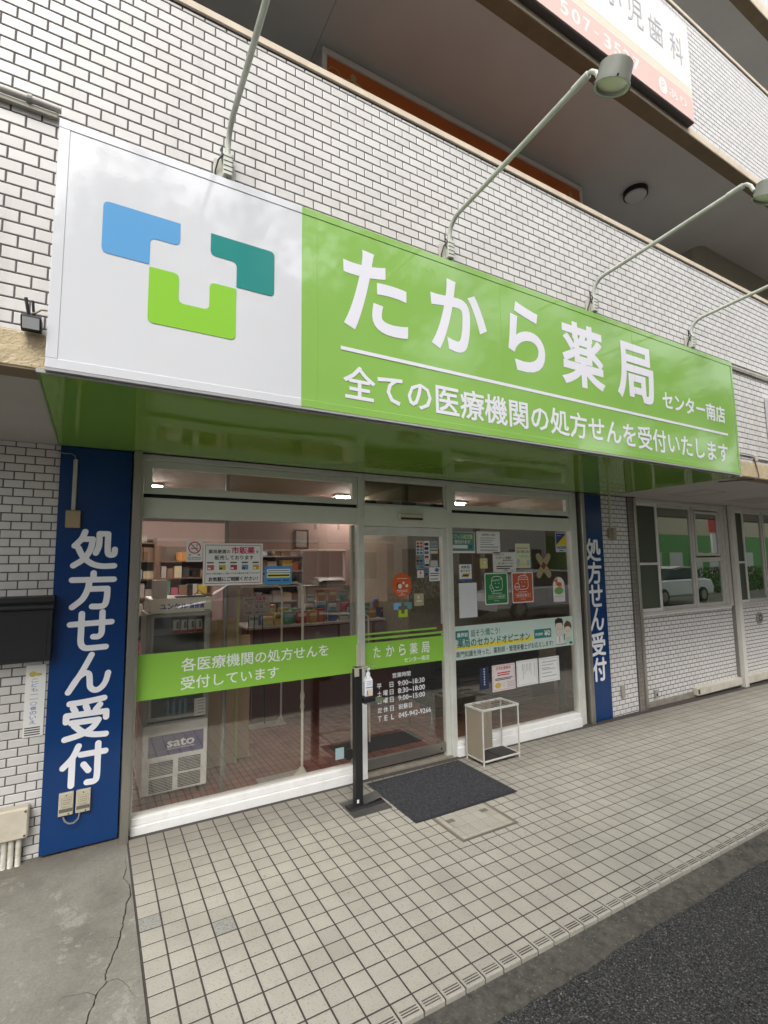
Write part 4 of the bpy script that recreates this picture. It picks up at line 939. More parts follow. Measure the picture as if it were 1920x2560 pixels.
og = C_('animal_orange',(.60,.15,.03)); gr = C_('grass_green',(.15,.42,.12)); p.disc(.5,.42,.38,.14,gr); rules(p,.12,.9,(.20,),.012,og)
p.disc(.56,.66,.19,.085,og); p.poly([(.28,.62),(.40,.62),(.42,.86),(.26,.84)],og); p.disc(.24,.80,.12,.05,og); p.poly([(.27,.84),(.31,.84),(.28,.99),(.25,.97)],og); p.poly([(.34,.84),(.38,.84),(.40,.98),(.36,.98)],og)
for x in (.40,.50,.60,.70): p.rect(x,.46,x+.045,.64,og)
p.build('print', t)
poster('security_sticker','blue and yellow diagonal security company sticker in the top right corner','sticker',3.998,1.768,4.172,1.974,lambda p: (p.poly([(.05,.36),(.95,.96),(.05,.96)],C_('sec_blue',(.03,.05,.22))), p.poly([(.05,.36),(.95,.36),(.95,.96)],C_('sec_yellow',(.65,.50,.01))), p.text('ALSOK',.08,.17,.95,.31,C_('sec_blue',(.03,.05,.22)),weight=.035), p.rect(.3,.06,.7,.10,M_ink), p.text('Security by',.12,.82,.5,.88,M_paper)), bgm=C_('sec_grey',(.52,.54,.58)), radius=.004)
def d_banner(p):
    tl = C_('banner_teal',(.02,.20,.18)); yl = C_('banner_yellow',(.78,.66,.04)); gt = C_('banner_text',(.02,.16,.15))
    p.rrect(.008,.60,.105,.86,.008,tl); p.text('業界初',.018,.66,.097,.80,M_paper,weight=.03)
    p.text('話そう!聞こう!',.122,.645,.345,.865,gt,weight=.012)
    p.rect(.008,.30,.60,.40,yl); p.rect(.60,.33,.622,.50,yl); p.rect(.19,.40,.62,.43,yl)
    p.text('薬局のセカンドオピニオン',.018,.345,.60,.61,gt,weight=.024)
    p.rrect(.635,.36,.79,.66,.008,tl); p.text('完全無料',.645,.45,.715,.55,M_paper,weight=.02); p.text('¥0',.725,.41,.782,.61,M_paper,weight=.03)
    p.text('専門知識を持った、薬剤師・管理栄養士がお応えします!',.008,.06,.80,.25,M_ink,weight=.01)
    hb = C_('hair_black',(.012,.012,.014)); hbr = C_('hair_brown',(.13,.06,.025)); sk = C_('skin_pale',(.72,.62,.54)); ct = C_('coat_white',(.72,.74,.72))
    # doctor with glasses
    p.poly([(.825,.10),(.905,.10),(.895,.34),(.835,.34)],ct); p.line([(.835,.34),(.825,.10)],.0015,M_ink,cap=False); p.line([(.895,.34),(.905,.10)],.0015,M_ink,cap=False)
    p.poly([(.836,.84),(.895,.84),(.897,.55),(.888,.42),(.872,.37),(.858,.37),(.843,.42),(.834,.55)],sk); p.line([(.836,.74),(.834,.55),(.843,.42),(.858,.37),(.872,.37),(.888,.42),(.897,.55),(.896,.74)],.0018,M_ink,cap=False)
    p.poly([(.830,.66),(.836,.78),(.850,.80),(.880,.80),(.893,.78),(.899,.66),(.905,.86),(.893,.95),(.870,.965),(.858,.99),(.846,.95),(.832,.93),(.828,.86)],hb)
    for x in (.853,.878): p.line([(x-.009,.63),(x+.009,.63),(x+.009,.57),(x-.009,.57)],.0012,M_ink,closed=True,cap=False)
    p.line([(.856,.47),(.865,.455),(.875,.47)],.0015,M_ink); p.poly([(.862,.33),(.870,.33),(.868,.12),(.864,.12)],C_('tie',(.12,.15,.2)))
    # woman with a pony tail
    p.poly([(.915,.10),(.985,.10),(.975,.30),(.925,.30)],C_('coat_green',(.50,.62,.50))); p.poly([(.905,.42),(.916,.42),(.914,.20),(.908,.20)],hbr)
    p.disc(.946,.49,.028,.16,sk); p.poly([(.914,.50),(.917,.62),(.935,.66),(.957,.66),(.975,.60),(.979,.50),(.984,.68),(.972,.80),(.952,.84),(.945,.87),(.930,.82),(.914,.74)],hbr)
    p.disc(.937,.50,.003,.018,M_ink); p.disc(.957,.50,.003,.018,M_ink); p.line([(.940,.41),(.946,.395),(.954,.41)],.0012,M_ink); p.poly([(.94,.28),(.953,.28),(.946,.16)],C_('paley',(.62,.55,.2)))
    p.rect(.955,.05,.985,.13,tl); rules(p,.83,.93,(.06,),.03,C_('grey_ink',(.30,.30,.30)))
poster('window_banner','pale mint banner with teal text and two drawn people across the right window','banner',2.614,.787,4.200,1.088,d_banner, bgm=C_('mint',(.55,.68,.62)))
poster('notice','narrow dark blue name strip on the right window','notice',2.897,.492,3.004,.692,lambda p: [p.rect(.44,.88-.115*i,.58,.93-.115*i,M_paper) for i in range(7)], bgm=C_('strip_navy',(.012,.025,.07)))
poster('notice','pink bordered notice sheet left of the two white certificates','notice',3.047,.450,3.343,.694,lambda p: (p.line([(.05,.05),(.95,.05),(.95,.95),(.05,.95)],.004,C_('pinkred',(.55,.20,.18)),closed=True), p.text('在宅支援薬局',.16,.80,.80,.92,C_('pinkred2',(.40,.05,.05)),weight=.02), rules(p,.22,.78,(.66,.58),.045,C_('sign_red',(.50,.03,.03)),.1), rules(p,.12,.88,(.46,.41),.03,M_ink,.2), p.disc(.24,.22,.13,.11,C_('gold2',(.55,.38,.06))), p.line([(.42,.14),(.45,.30),(.50,.14),(.55,.30)],.003,C_('grey_ink',(.30,.30,.30))), rules(p,.62,.92,(.30,.24,.18,.12),.02,C_('grey_ink',(.30,.30,.30)))), bgm=C_('pink_paper',(.66,.60,.60)))
poster('notice','white certificate with vertical writing between two other sheets','notice',3.361,.457,3.652,.702,lambda p: (p.line([(.06,.06),(.94,.06),(.94,.94),(.06,.94)],.0018,tealD,closed=True), [p.rect(x,.86-h,x+.018,.86,C_('grey_ink',(.20,.20,.20))) for x,h in ((.84,.55),(.66,.45),(.60,.30),(.52,.30),(.46,.30),(.38,.4),(.30,.6),(.26,.25))]))
poster('notice','white certificate with horizontal writing nearest the right jamb','notice',3.668,.455,3.963,.699,lambda p: (p.line([(.06,.06),(.94,.06),(.94,.94),(.06,.94)],.0018,M_ink,closed=True), rules(p,.14,.86,(.80,.68,.56,.50,.36,.22),.028,C_('grey_ink',(.20,.20,.20)),.4)))

# ================================================================== RIGHT SIDE WINDOWS
M_walu = mat('window_aluminium', (.56,.53,.50), .4, metal=.1, noise=(6,.06))
M_wbr = mat('white_window_frame', (.70,.68,.66), .4)
wt = thing('sliding_window', 'wide aluminium sliding window with a small vent casement and dark screens', 'window', (5.41,.12,1.02))
mb = MB(); mb.cbox(5.410,7.470,.10,.20,2.388,2.436,.003); mb.cbox(5.410,7.470,.085,.20,1.016,1.045,.003); mb.cbox(7.395,7.470,.10,.20,1.046,2.387,.003); mb.cbox(5.410,5.422,.10,.20,1.046,2.387,.002)
mb.cbox(5.424,7.47,.095,.12,2.40,2.414,.002)
mb.build('frame', M_walu, wt)
s = MB()
frame_rect(s, 5.424, 5.890, 1.046, 2.386, .105, .135, .034, .040); s.cbox(5.459,5.856,.107,.132,1.612,1.642,.002)
s1_ = s.build('screen_sash', M_wbr, wt); B(5.459,5.856,.118,.121,1.087,2.345).build('screen', mat('insect_screen', (.065,.080,.052), .7), s1_)
s2_ = frame_rect(MB(), 5.892, 6.672, 1.046, 2.386, .120, .150, .030, .045).build('sash', M_walu, wt); B(5.923,6.641,.133,.137,1.092,2.340).build('pane', M_glassd, s2_)
s3_ = MB(); frame_rect(s3_, 6.674, 7.392, 1.046, 2.386, .108, .148, .045, .045); s3_.cbox(6.72,7.346,.112,.146,1.640,1.700,.002)
s3o = s3_.build('vent_sash', M_walu, wt); frame_rect(MB(), 6.735, 7.32, 1.722, 2.325, .100, .125, .030, .035).build('casement', M_walu, s3o)
B(6.765,7.290,.112,.116,1.757,2.290).build('upper_pane', M_glassd, s3o); B(6.722,7.344,.125,.129,1.093,1.638).build('lower_pane', M_glassd, s3o)
CB(7.474,7.55,.09,.18,1.02,2.43,.003).build('side_trim', M_walu, wt)
MB().prismx([(.075,1.0),(.085,1.016),(.2,1.016),(.2,1.0)], 5.405, 7.475).build('sill', M_wbr, wt)
bl = MB()
for k in range(52): z = 1.08+k*.025; bl.face([(5.90,.200,z),(12,.200,z),(12,.212,z+.021),(5.90,.212,z+.021)])
bo = bl.build('blind', mat('green_blind', (.32,.50,.15), .6), fix=False, kind='thing'); bo['label'] = 'green horizontal slat blind hanging behind the sliding window panes'; bo['category'] = 'blind'
rd_ = thing('light_blocker', 'black backing added behind the far sliding windows to block light', 'room', (9,.5,0), kind='structure'); B(5.32,16,.30,.4,-.1,2.6).build('wall_face', M_dkg, rd_); B(5.32,16,.14,.30,2.4365,2.5).build('lintel', M_dkg, rd_)  # black wall and lintel added behind the panes to keep light out
w2 = thing('sliding_window', 'farther aluminium sliding window beyond the pale vertical post', 'window', (7.68,.12,1.02))
mb = MB(); mb.cbox(7.680,12,.10,.20,2.388,2.436,.003); mb.cbox(7.680,12,.085,.20,1.016,1.045,.003); mb.build('frame', M_walu, w2)
x = 7.684
for i in range(5):
    wd = (.36,.57,.57,.57,.57)[i]
    q = frame_rect(MB(), x, x+wd, 1.046, 2.386, .105+.014*(i%2), .135+.014*(i%2), .030, .040).build('sash', M_wbr if i == 0 else M_walu, w2)
    if i == 0: MB().cbox(x+.031,x+wd-.031,.107,.132,1.61,1.64,.002).build('mid_rail', M_wbr, q)
    B(x+.031, x+wd-.031, .120+.014*(i%2), .123+.014*(i%2), 1.087, 2.345).build('pane', mat('insect_screen', (.035,.036,.030)) if i == 0 else M_glassd, q)
    x += wd+.004
pt = thing('post', 'pale painted vertical post between the two sliding windows', 'post', (7.6,.06,-.08), kind='thing')
CB(7.580,7.672,.035,.128,-.09,2.436,.004).build('body', mat('post_paint', (.60,.59,.54), .45, noise=(5,.05)), pt)
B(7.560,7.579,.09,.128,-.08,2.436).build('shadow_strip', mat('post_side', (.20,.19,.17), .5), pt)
rc_ = thing('cable_trunking', 'low cream trunking box along the foot of the window wall', 'trunking', (6.5,.08,-.05))
CB(6.50,7.54,.055,.125,-.045,.052,.005).build('duct', mat('trunk_cream', (.58,.55,.47), .5, dirt=(6,(.3,.26,.2),.5)), rc_)
CB(6.44,6.499,.065,.125,-.045,.045,.003).build('end_cap', M_pvc, rc_); B(6.452,6.488,.063,.066,-.028,.028).build('end_opening', M_rubber, rc_)
r2 = thing('cable_trunking', 'cream trunking box beyond the pale post farther right', 'trunking', (7.7,.08,-.05))
CB(7.70,12,.055,.125,-.055,.052,.005).build('duct', mat('trunk_cream', (.58,.55,.47)), r2)
vt = thing('vent_cover', 'round grey ventilation grille on the far tiled wall', 'vent', (8.29,.11,.81))
MB().cyl((8.29,.124,.807),(8.29,.10,.807),.085,28).build('ring', mat('vent_grey', (.30,.28,.25), .5), vt, smooth=True)
mb = MB()
for k in range(8):
    a = k*math.pi/4; mb.prism([(8.29+.022*math.cos(a-.3),.807+.022*math.sin(a-.3)),(8.29+.068*math.cos(a-.16),.807+.068*math.sin(a-.16)),(8.29+.068*math.cos(a+.16),.807+.068*math.sin(a+.16)),(8.29+.022*math.cos(a+.3),.807+.022*math.sin(a+.3))], .0975, .101)
mb.build('slots', M_rubber, vt)
ol = thing('outlet', 'small grey outdoor socket low on the window wall', 'socket', (5.64,.10,.08)); CB(5.612,5.668,.10,.124,.035,.125,.005).build('plate', mat('socket_grey', (.33,.31,.28), .5), ol); MB().cyl((5.64,.1005,.07),(5.64,.098,.07),.016,12).build('hole', M_rubber, ol)
ol = thing('outlet', 'thin grey cover plate low on the narrow tiled pillar', 'socket', (4.96,.07,.2)); CB(4.935,4.995,.062,.089,.140,.272,.006).build('plate', mat('plate_taupe', (.34,.31,.27), .5), ol)
sw = thing('switch_box', 'brown double switch box high on the narrow tiled pillar', 'switch', (4.95,.06,1.98))
CB(4.868,4.925,.055,.089,1.925,2.040,.005).build('switch', mat('switch_brown', (.26,.21,.15), .5), sw); CB(4.928,4.985,.045,.089,1.915,2.048,.005).build('switch', mat('switch_taupe', (.33,.29,.22), .5), sw)
MB().cyl((4.925,.075,2.049),(4.925,.075,2.428),.012,10).build('conduit', M_pvc, sw, smooth=True)

# ================================================================== SMALL THINGS ON THE WALLS
# letter box
lb = thing('letter_box', 'black metal letter box with a keyhole on the left tiled wall', 'letter box', (-.62,YW,1.12))
CB(-.80,-.447,-.035,YW-.007,1.125,1.425,.004).build('body', M_dkg, lb)
MB().prismx([(YW-.007,1.426),(-.055,1.426),(-.062,1.435),(-.058,1.450),(-.040,1.470),(-.030,1.497),(YW-.007,1.502)], -.805, -.443).build('lid', mat('letter_box_lid', (.014,.014,.015), .45, spec=.3), lb)
dpl = CB(-.785,-.470,-.0375,-.0355,1.145,1.405,.001).build('door', mat('letter_box_door', (.017,.017,.018), .5, spec=.3), lb)
MB().cyl((-.700,-.0376,1.172),(-.700,-.044,1.172),.011,16).build('lock', mat('chrome', (.55,.55,.55), .25, metal=.9), dpl, smooth=True)
MB().cyl((-.700,-.0376,1.196),(-.700,-.0405,1.196),.006,12).build('knob', mat('chrome', (.55,.55,.55)), dpl)
# vertical children's safety sticker
st = thing('notice', 'narrow white vertical sign with blue lettering under the letter box', 'notice', (-.52,YW,.68))
B(-.570,-.470,.074,.0785,.680,1.092).build('plate', mat('sticker_plate', (.74,.74,.70), .4), st)
p = Print(.0738, step=.0001); bl_ = C_('sticker_blue',(.10,.16,.42))
for i, ch in enumerate('こども一一〇番のいえ'):
    z = .992-i*.0265; hgt = .020
    if ch == '一': p.rect(-.545,z+.008,-.505,z+.0105,bl_)
    else: p.text(ch, -.540, z, -.508, z+hgt, bl_, weight=.004)
for i in range(4): p.rect(-.562,.690+i*.013,-.486,.696+i*.013,M_ink)
yel = C_('dull_yellow',(.55,.47,.10)); p.disc(-.535,1.040,.018,.016,yel); p.disc(-.507,1.036,.018,.008,yel)
p.build('lettering', st)
# junction box and pipes
jb = thing('junction_box', 'cream weathered junction box with three pipes at the foot of the left wall', 'junction box', (-.6,.05,.0))
CB(-.92,-.511,.010,YW-.007,.145,.312,.008).build('box', mat('junction_cream', (.56,.51,.41), .55, noise=(7,.05), dirt=(9,(.3,.25,.18),.3)), jb)
for (x,z) in ((-.527,.293),(-.527,.163)): MB().cyl((x,.0095,z),(x,.006,z),.006,10).build('screw', mat('old_screw', (.14,.11,.08), .5, metal=.5), jb)
for x in (-.620,-.588,-.553): MB().tube([(x,.045,.1445),(x,.045,.06),(x,.045,.0),(x,.04,-.01)],.0145,12).build('pipe', mat('pipe_white', (.62,.60,.53), .5, dirt=(14,(.25,.2,.13),.5)), jb, smooth=True)
# two bell transformers on the blue panel
bb = thing('entry_phone_box', 'pair of small worn cream boxes joined by a cable on the left blue panel', 'wall box', (-.29,.04,.2))
for x0, x1, z0_, z1_ in ((-.371,-.296,.216,.342),(-.284,-.209,.216,.342)):
    b_ = CB(x0,x1,.020,.0445,z0_,z1_,.003).build('case', mat('case_cream', (.46,.42,.32), .6, noise=(25,.12)), bb)
    B(x0+.004,x1-.003,.0188,.0199,z0_+.020,z0_+.040).build('label_strip', mat('strip_dark', (.12,.11,.09), .6), b_)
    p = Print(.0199, x0, z0_, x1, z1_, step=.0001); g_ = C_('faded_print',(.22,.19,.14)); p.line([(.2,.42),(.85,.42),(.85,.80),(.2,.80)],.0014,g_,closed=True); rules(p,.28,.78,(.50,.58,.68),.03,g_); rules(p,.25,.8,(.36,),.02,g_); p.disc(.5,.9,.05,.03,M_ink); p.disc(.70,.07,.06,.035,M_ink)
    p.build('print', b_)
MB().tube([(-.345,.032,.207),(-.335,.022,.185),(-.315,.016,.170),(-.290,.015,.168),(-.268,.018,.185),(-.262,.030,.215)],.0045,8).build('cable', mat('cable_grey', (.20,.19,.18), .5), bb, smooth=True)
# sensor box with conduit on blue panel
cbx = thing('conduit_box', 'tan switch box hanging from a slim conduit at the top of the left blue panel', 'switch', (-.37,.04,1.9))
CB(-.413,-.333,.008,.0445,1.912,2.020,.004).build('box', mat('tan_box', (.33,.25,.14), .5), cbx)
CB(-.386,-.362,.026,.0445,2.021,2.345,.004).build('conduit', mat('conduit_grey', (.40,.40,.37), .5), cbx)
MB().tube([(-.374,.034,2.345),(-.378,.030,2.365),(-.40,.030,2.378),(-.44,.03,2.376),(-.468,.03,2.385)],.0035,8).build('cable', mat('cable_grey', (.20,.19,.18)), cbx, smooth=True)
# conduits on the upper wall
cw = mat('old_white_conduit', (.58,.57,.53), .5, dirt=(5,(.18,.16,.13),.55))
cl_ = thing('conduit', 'grimy white conduit running along the left of the sign top', 'conduit', (-3,YU,3.53))
MB().cyl((-9,-1.328,3.545),(-.44,-1.328,3.545),.014,12).build('pipe', cw, cl_, smooth=True); CB(-9,-.45,-1.325,-1.307,3.508,3.529,.002).build('trunk', mat('trunk_dirty', (.34,.32,.26), .6, dirt=(9,(.1,.09,.07),.7)), cl_)
MB().cyl((-.555,-1.328,3.545),(-.540,-1.328,3.545),.018,12).build('clip', mat('clip_grey', (.30,.30,.28), .5), cl_)
cr_ = thing('conduit', 'white conduit leaving the right end of the sign top', 'conduit', (4.9,YU,3.5))
MB().cyl((4.86,-1.325,3.512),(12,-1.325,3.548),.012,10).build('pipe', cw, cr_, smooth=True); CB(4.87,12,-1.322,-1.307,3.462,3.484,.002).build('trunk', mat('trunk_dirty', (.34,.32,.26)), cr_)
cs_ = thing('cable', 'thin cable run down the wall below the right end of the sign', 'cable', (5.2,YU,2.5))
MB().tube([(12,-1.312,2.632),(5.24,-1.312,2.632)],.008,8).build('pipe', cw, cs_, smooth=True)
MB().tube([(4.86,-1.310,2.640),(5.17,-1.310,2.640),(5.19,-1.313,2.625),(5.21,-1.325,2.52),(5.22,-1.328,2.445),(5.20,-1.31,2.425),(5.10,-1.18,2.425),(5.05,-1.05,2.428)],.0055,8).build('wire', mat('wire_brown', (.12,.09,.07), .6), cs_, smooth=True)
CB(5.20,5.245,-1.325,-1.307,2.60,2.66,.004).build('box', mat('wire_box', (.50,.42,.33), .5), cs_)
# edge of another shop's white box sign
bs = thing('box_sign', 'edge of a white box sign at the far right of the tiled wall', 'sign', (5.6,-1.4,2.84))
CB(5.52,6.6,-1.46,-1.308,2.83,3.27,.004).build('case', mat('box_sign_grey', (.52,.52,.53), .4), bs)
# small floodlight left of the sign
fl_ = thing('floodlight', 'small black outdoor floodlight with loose cables left of the sign', 'floodlight', (-.5,YU,2.58))
MB().prismx([(-1.32,2.622),(-1.37,2.626),(-1.385,2.612),(-1.365,2.575),(-1.335,2.572),(-1.315,2.60)], -.524,-.460).build('housing', M_dkg, fl_)
MB().prismx([(-1.386,2.610),(-1.366,2.573),(-1.362,2.575),(-1.380,2.612)], -.519,-.465).build('lens', mat('flood_lens', (.55,.56,.57), .25), fl_)
MB().tube([(-.50,-1.33,2.62),(-.508,-1.345,2.66),(-.515,-1.35,2.70)],.006,8).build('cable', M_rubber, fl_, smooth=True)
MB().tube([(-.485,-1.33,2.62),(-.49,-1.34,2.66),(-.493,-1.345,2.695)],.005,8).build('cable', M_rubber, fl_, smooth=True)
MB().tube([(-.50,-1.335,2.645),(-.48,-1.345,2.65),(-.465,-1.345,2.665),(-.446,-1.335,2.672)],.0035,8).build('cable', mat('cable_tan', (.25,.19,.14), .5), fl_, smooth=True)

# ---- arm floodlights above the sign
def make_lamp(x, label):
    t = thing('sign_lamp', label, 'lamp', (x, YU-.007, 3.55), group='arm lamps above the pharmacy sign')
    y0 = YU-.007
    CB(x-.055,x+.045,y0-.012,y0,3.505,3.605,.002).build('wall_plate', mat('plate_cream', (.46,.45,.39), .5), t)
    CB(x-.018,x+.026,y0-.052,y0-.013,3.508,3.625,.005).build('bracket', M_arm, t)
    mb = MB()
    for k in range(4): mb.box(x-.019,x+.027,y0-.0535,y0-.0522,3.528+k*.024,3.532+k*.024)
    mb.build('bracket_slots', mat('slot_dark', (.08,.08,.07), .7), t)
    A = MB(); pts_ = [(x+.003,y0-.03,3.600),(x+.003,y0-.035,3.650)]
    for k in range(1,8):
        a = k/7*math.pi/2*.96; pts_.append((x+.003, y0-.037-.105*(1-math.cos(a)), 3.650+.098*math.sin(a)))
    pts_ += [(x+.003,-1.9,3.772),(x+.003,-2.335,3.800)]
    A.tube(pts_, .0132, 12).build('arm', M_arm, t, smooth=True)
    MB().tube([(x+.003,-2.27,3.796),(x+.003,-2.352,3.801)], .0165, 12).build('arm_joint', M_arm, t, smooth=True)
    MB().tube([(x+.003,-2.345,3.806),(x+.003,-2.368,3.800),(x+.003,-2.388,3.776),(x+.003,-2.402,3.735)], .010, 10).build('hinge', M_arm, t, smooth=True)
    c = Vector((x+.003,-2.472,3.690)); ax = Vector((0,.36,-.93)).normalized()
    a_, b_ = c-ax*.030, c+ax*.050
    h = MB().tube([a_-ax*.004, a_, b_-ax*.012, b_-ax*.011, b_], [.062,.067,.069,.073,.073], 40, caps=False)
    hb = h.build('housing', M_lamp, t, smooth=True)
    MB().tube([a_-ax*.006,a_-ax*.003],.062,32).build('back_cap', M_lamp, t, smooth=True)
    MB().tube([b_, b_-ax*.002, b_-ax*.020],[.072,.063,.060],40,caps=False).build('bezel', mat('bezel_green', (.36,.38,.32), .35), t, smooth=True)
    MB().tube([b_-ax*.022,b_-ax*.016],.060,32).build('lens', M_lens, t, smooth=True)
    mb = MB(); up_ = ax.cross(Vector((1,0,0))).normalized()
    for k in range(4):
        a = k*math.pi/2+.6; d = Vector((1,0,0))*math.cos(a)+up_*math.sin(a); mb.cyl(tuple(b_-ax*.006+d*.072), tuple(b_-ax*.006+d*.077), .0045, 8)
    mb.build('screws', M_dkg, t)
    MB().tube([(x-.022,y0-.028,3.66),(x-.030,y0-.034,3.635),(x-.020,y0-.046,3.61),(x-.040,y0-.036,3.58),(x-.050,y0-.020,3.53),(x-.046,y0-.010,3.47)], .0042, 8).build('cable', M_rubber, t, smooth=True)
    MB().tube([(x-.020,y0-.020,3.675),(x-.022,y0-.026,3.60),(x-.012,y0-.040,3.55),(x+.004,y0-.030,3.50),(x-.004,y0-.012,3.47)], .0036, 8).build('cable', M_rubber, t, smooth=True)
    return t
lamp0 = make_lamp(.225, 'leftmost arm lamp, fixed above the white part of the sign')
for x, lab in ((1.552, 'arm lamp above the first letters whose round head covers the dental sign'),(2.895, 'arm lamp above the third and fourth letters, its head cut by the picture edge'),(4.200, 'rightmost arm lamp near the end of the green sign')):
    c = copy_tree(lamp0); c.location = (x, YU-.007, 3.55); c['label'] = lab

# ================================================================== THINGS ON THE PAVEMENT
zf = fz(2.08)
dm = thing('door_mat', 'charcoal ribbed door mat on the tiles before the sliding door', 'mat', (2.08,-.37,zf))
mt = MB(); n1_, n2_ = 72, 40
X0m,X1m,Y0m,Y1m = 1.632,2.532,-.728,-.030
rr = random.Random(4)
for i in range(n1_):
    xa, xb = X0m+.012+(X1m-X0m-.024)*i/n1_, X0m+.012+(X1m-X0m-.024)*(i+1)/n1_
    g_ = (xb-xa)*.22
    mt.face([(xa+g_,Y0m+.012,zf+.0085),(xb-g_,Y0m+.012,zf+.0085),(xb-g_,Y1m-.012,zf+.0085),(xa+g_,Y1m-.012,zf+.0085)])
    mt.face([(xa,Y0m+.012,zf+.005),(xa+g_,Y0m+.012,zf+.0085),(xa+g_,Y1m-.012,zf+.0085),(xa,Y1m-.012,zf+.005)]); mt.face([(xb-g_,Y0m+.012,zf+.0085),(xb,Y0m+.012,zf+.005),(xb,Y1m-.012,zf+.005),(xb-g_,Y1m-.012,zf+.0085)])
mt.build('pile', M_mat, dm)
CB(X0m,X1m,Y0m,Y1m,zf+.0005,zf+.0055,.002).build('rubber_edge', mat('mat_edge', (.022,.022,.024), .6), dm)
# sanitiser stand with pedal
zs_ = fz(1.45)
ss = thing('sanitiser_stand', 'black pedal operated sanitiser stand beside the door mat', 'stand', (1.42,-.31,zs_))
M_sb = mat('stand_black', (.016,.016,.017), .4, spec=.3)
CB(1.316,1.612,-.466,-.222,zs_+.0005,zs_+.006,.002).build('base_plate', mat('stand_plate', (.060,.058,.056), .4, noise=(9,.15)), ss)
MB().prismx([(-.385,zs_+.006),(-.375,zs_+.016),(-.30,zs_+.018),(-.295,zs_+.006)],1.33,1.60).build('pedal', M_sb, ss)
MB().face([(1.455,-.36,zs_+.020),(1.60,-.345,zs_+.030),(1.605,-.245,zs_+.038),(1.47,-.25,zs_+.022)]).face([(1.47,-.25,zs_+.019),(1.605,-.245,zs_+.035),(1.60,-.345,zs_+.027),(1.455,-.36,zs_+.017)]).build('pedal_plate', mat('stand_plate', (.060,.058,.056)), ss, fix=False)
CB(1.395,1.452,-.338,-.285,zs_+.007,.930,.004).build('column', M_sb, ss)
CB(1.402,1.418,-.340,-.3385,.012,.035,.001).build('sticker', M_paper, ss)
CB(1.425,1.458,-.305,-.297,.80,1.092,.003).build('back_plate', mat('stand_taupe', (.36,.33,.27), .4), ss)
MB().prismz([(1.385,-.35),(1.50,-.35),(1.50,-.28),(1.425,-.28),(1.425,-.30),(1.385,-.30)],.922,.928).build('press_plate', mat('stand_taupe', (.36,.33,.27)), ss)
CB(1.383,1.420,-.352,-.348,.870,.927,.002).build('side_tab', mat('stand_taupe', (.36,.33,.27)), ss)
MB().tube([(1.50,-.31,.926),(1.558,-.31,.930),(1.572,-.31,.895)],.0035,8).build('press_arm', mat('chrome', (.55,.55,.55)), ss)
MB().prismz([(1.455,-.37),(1.56,-.37),(1.645,-.33),(1.645,-.27),(1.56,-.25),(1.455,-.25)],.676,.681).build('drip_tray', mat('tray_metal', (.38,.38,.36), .25, metal=.8), ss)
CB(1.458,1.552,-.352,-.268,.682,.712,.003).build('bottle_holder', M_sb, ss)
bt = thing('sanitiser_bottle', 'white pump bottle with a blue striped label on the black stand', 'bottle', (1.512,-.31,.712))
MB().cbox(1.479,1.545,-.330,-.290,.7125,.836,.008).prism([(1.487,.836),(1.537,.836),(1.526,.852),(1.498,.852)],-.326,-.294).build('body', mat('bottle_white', (.70,.73,.78), .25), bt)
MB().cyl((1.512,-.31,.852),(1.512,-.31,.880),.016,16).cyl((1.512,-.31,.880),(1.512,-.31,.906),.006,10).cbox(1.487,1.527,-.317,-.303,.899,.912,.003).build('pump', mat('pump_white', (.76,.78,.80), .3), bt, smooth=True)
p = Print(-.3302,1.479,.7125,1.545,.836,step=.0001); p.rect(.06,.50,.94,.56,C_('label_blue',(.05,.20,.50))); p.rect(.14,.06,.86,.44,C_('label_peach',(.62,.50,.38))); rules(p,.2,.8,(.86,.76,.66),.03,C_('grey_ink',(.30,.30,.30))); p.rect(.22,.12,.30,.36,M_ink); p.build('label', bt)
# umbrella rack
zu = fz(2.84)
ur = thing('umbrella_rack', 'old cream metal umbrella rack with a rusty back panel', 'umbrella rack', (2.84,-.12,zu))
ux0,ux1,uy0,uy1,uh = 2.640,3.045,-.238,-.020,.452
rb = MB()
for x, y in ((ux0,uy0),(ux1,uy0),(ux0,uy1),(ux1,uy1)): rb.cbox(x-.006,x+.006,y-.006,y+.006,zu,zu+uh-.0125,.002)
rb.build('legs', M_rack, ur)
tf = MB()
for z in (zu+uh-.012, ): 
    tf.cbox(ux0-.008,ux1+.008,uy0-.008,uy0+.006,z,z+.018,.002).cbox(ux0-.008,ux1+.008,uy1-.006,uy1+.008,z,z+.018,.002).cbox(ux0-.008,ux0+.006,uy0+.0065,uy1-.0065,z,z+.018,.002).cbox(ux1-.006,ux1+.008,uy0+.0065,uy1-.0065,z,z+.018,.002)
tf.build('top_frame', M_rack, ur)
gr_ = MB()
for k in range(1,4): gr_.box(ux0+.007,ux1-.007,uy0+(uy1-uy0)*k/4-.0015,uy0+(uy1-uy0)*k/4+.0015,zu+uh-.006,zu+uh-.001)
for k in range(1,5): gr_.box(ux0+(ux1-ux0)*k/5-.0015,ux0+(ux1-ux0)*k/5+.0015,uy0+.007,uy1-.007,zu+uh-.0005,zu+uh+.004)
gr_.build('top_grid', mat('grid_wire', (.30,.28,.25), .4, metal=.4), ur)
CB(ux0+.0065,ux0+(ux1-ux0)*.72,uy1-.004,uy1+.002,zu+.045,zu+uh-.013,.001).build('back_panel', M_rackp, ur)
CB(ux0-.002,ux0+.002,uy0+.0065,uy1-.0065,zu+.045,zu+uh-.013,.001).build('side_panel', M_rackp, ur)
lf = MB(); z = zu+.028
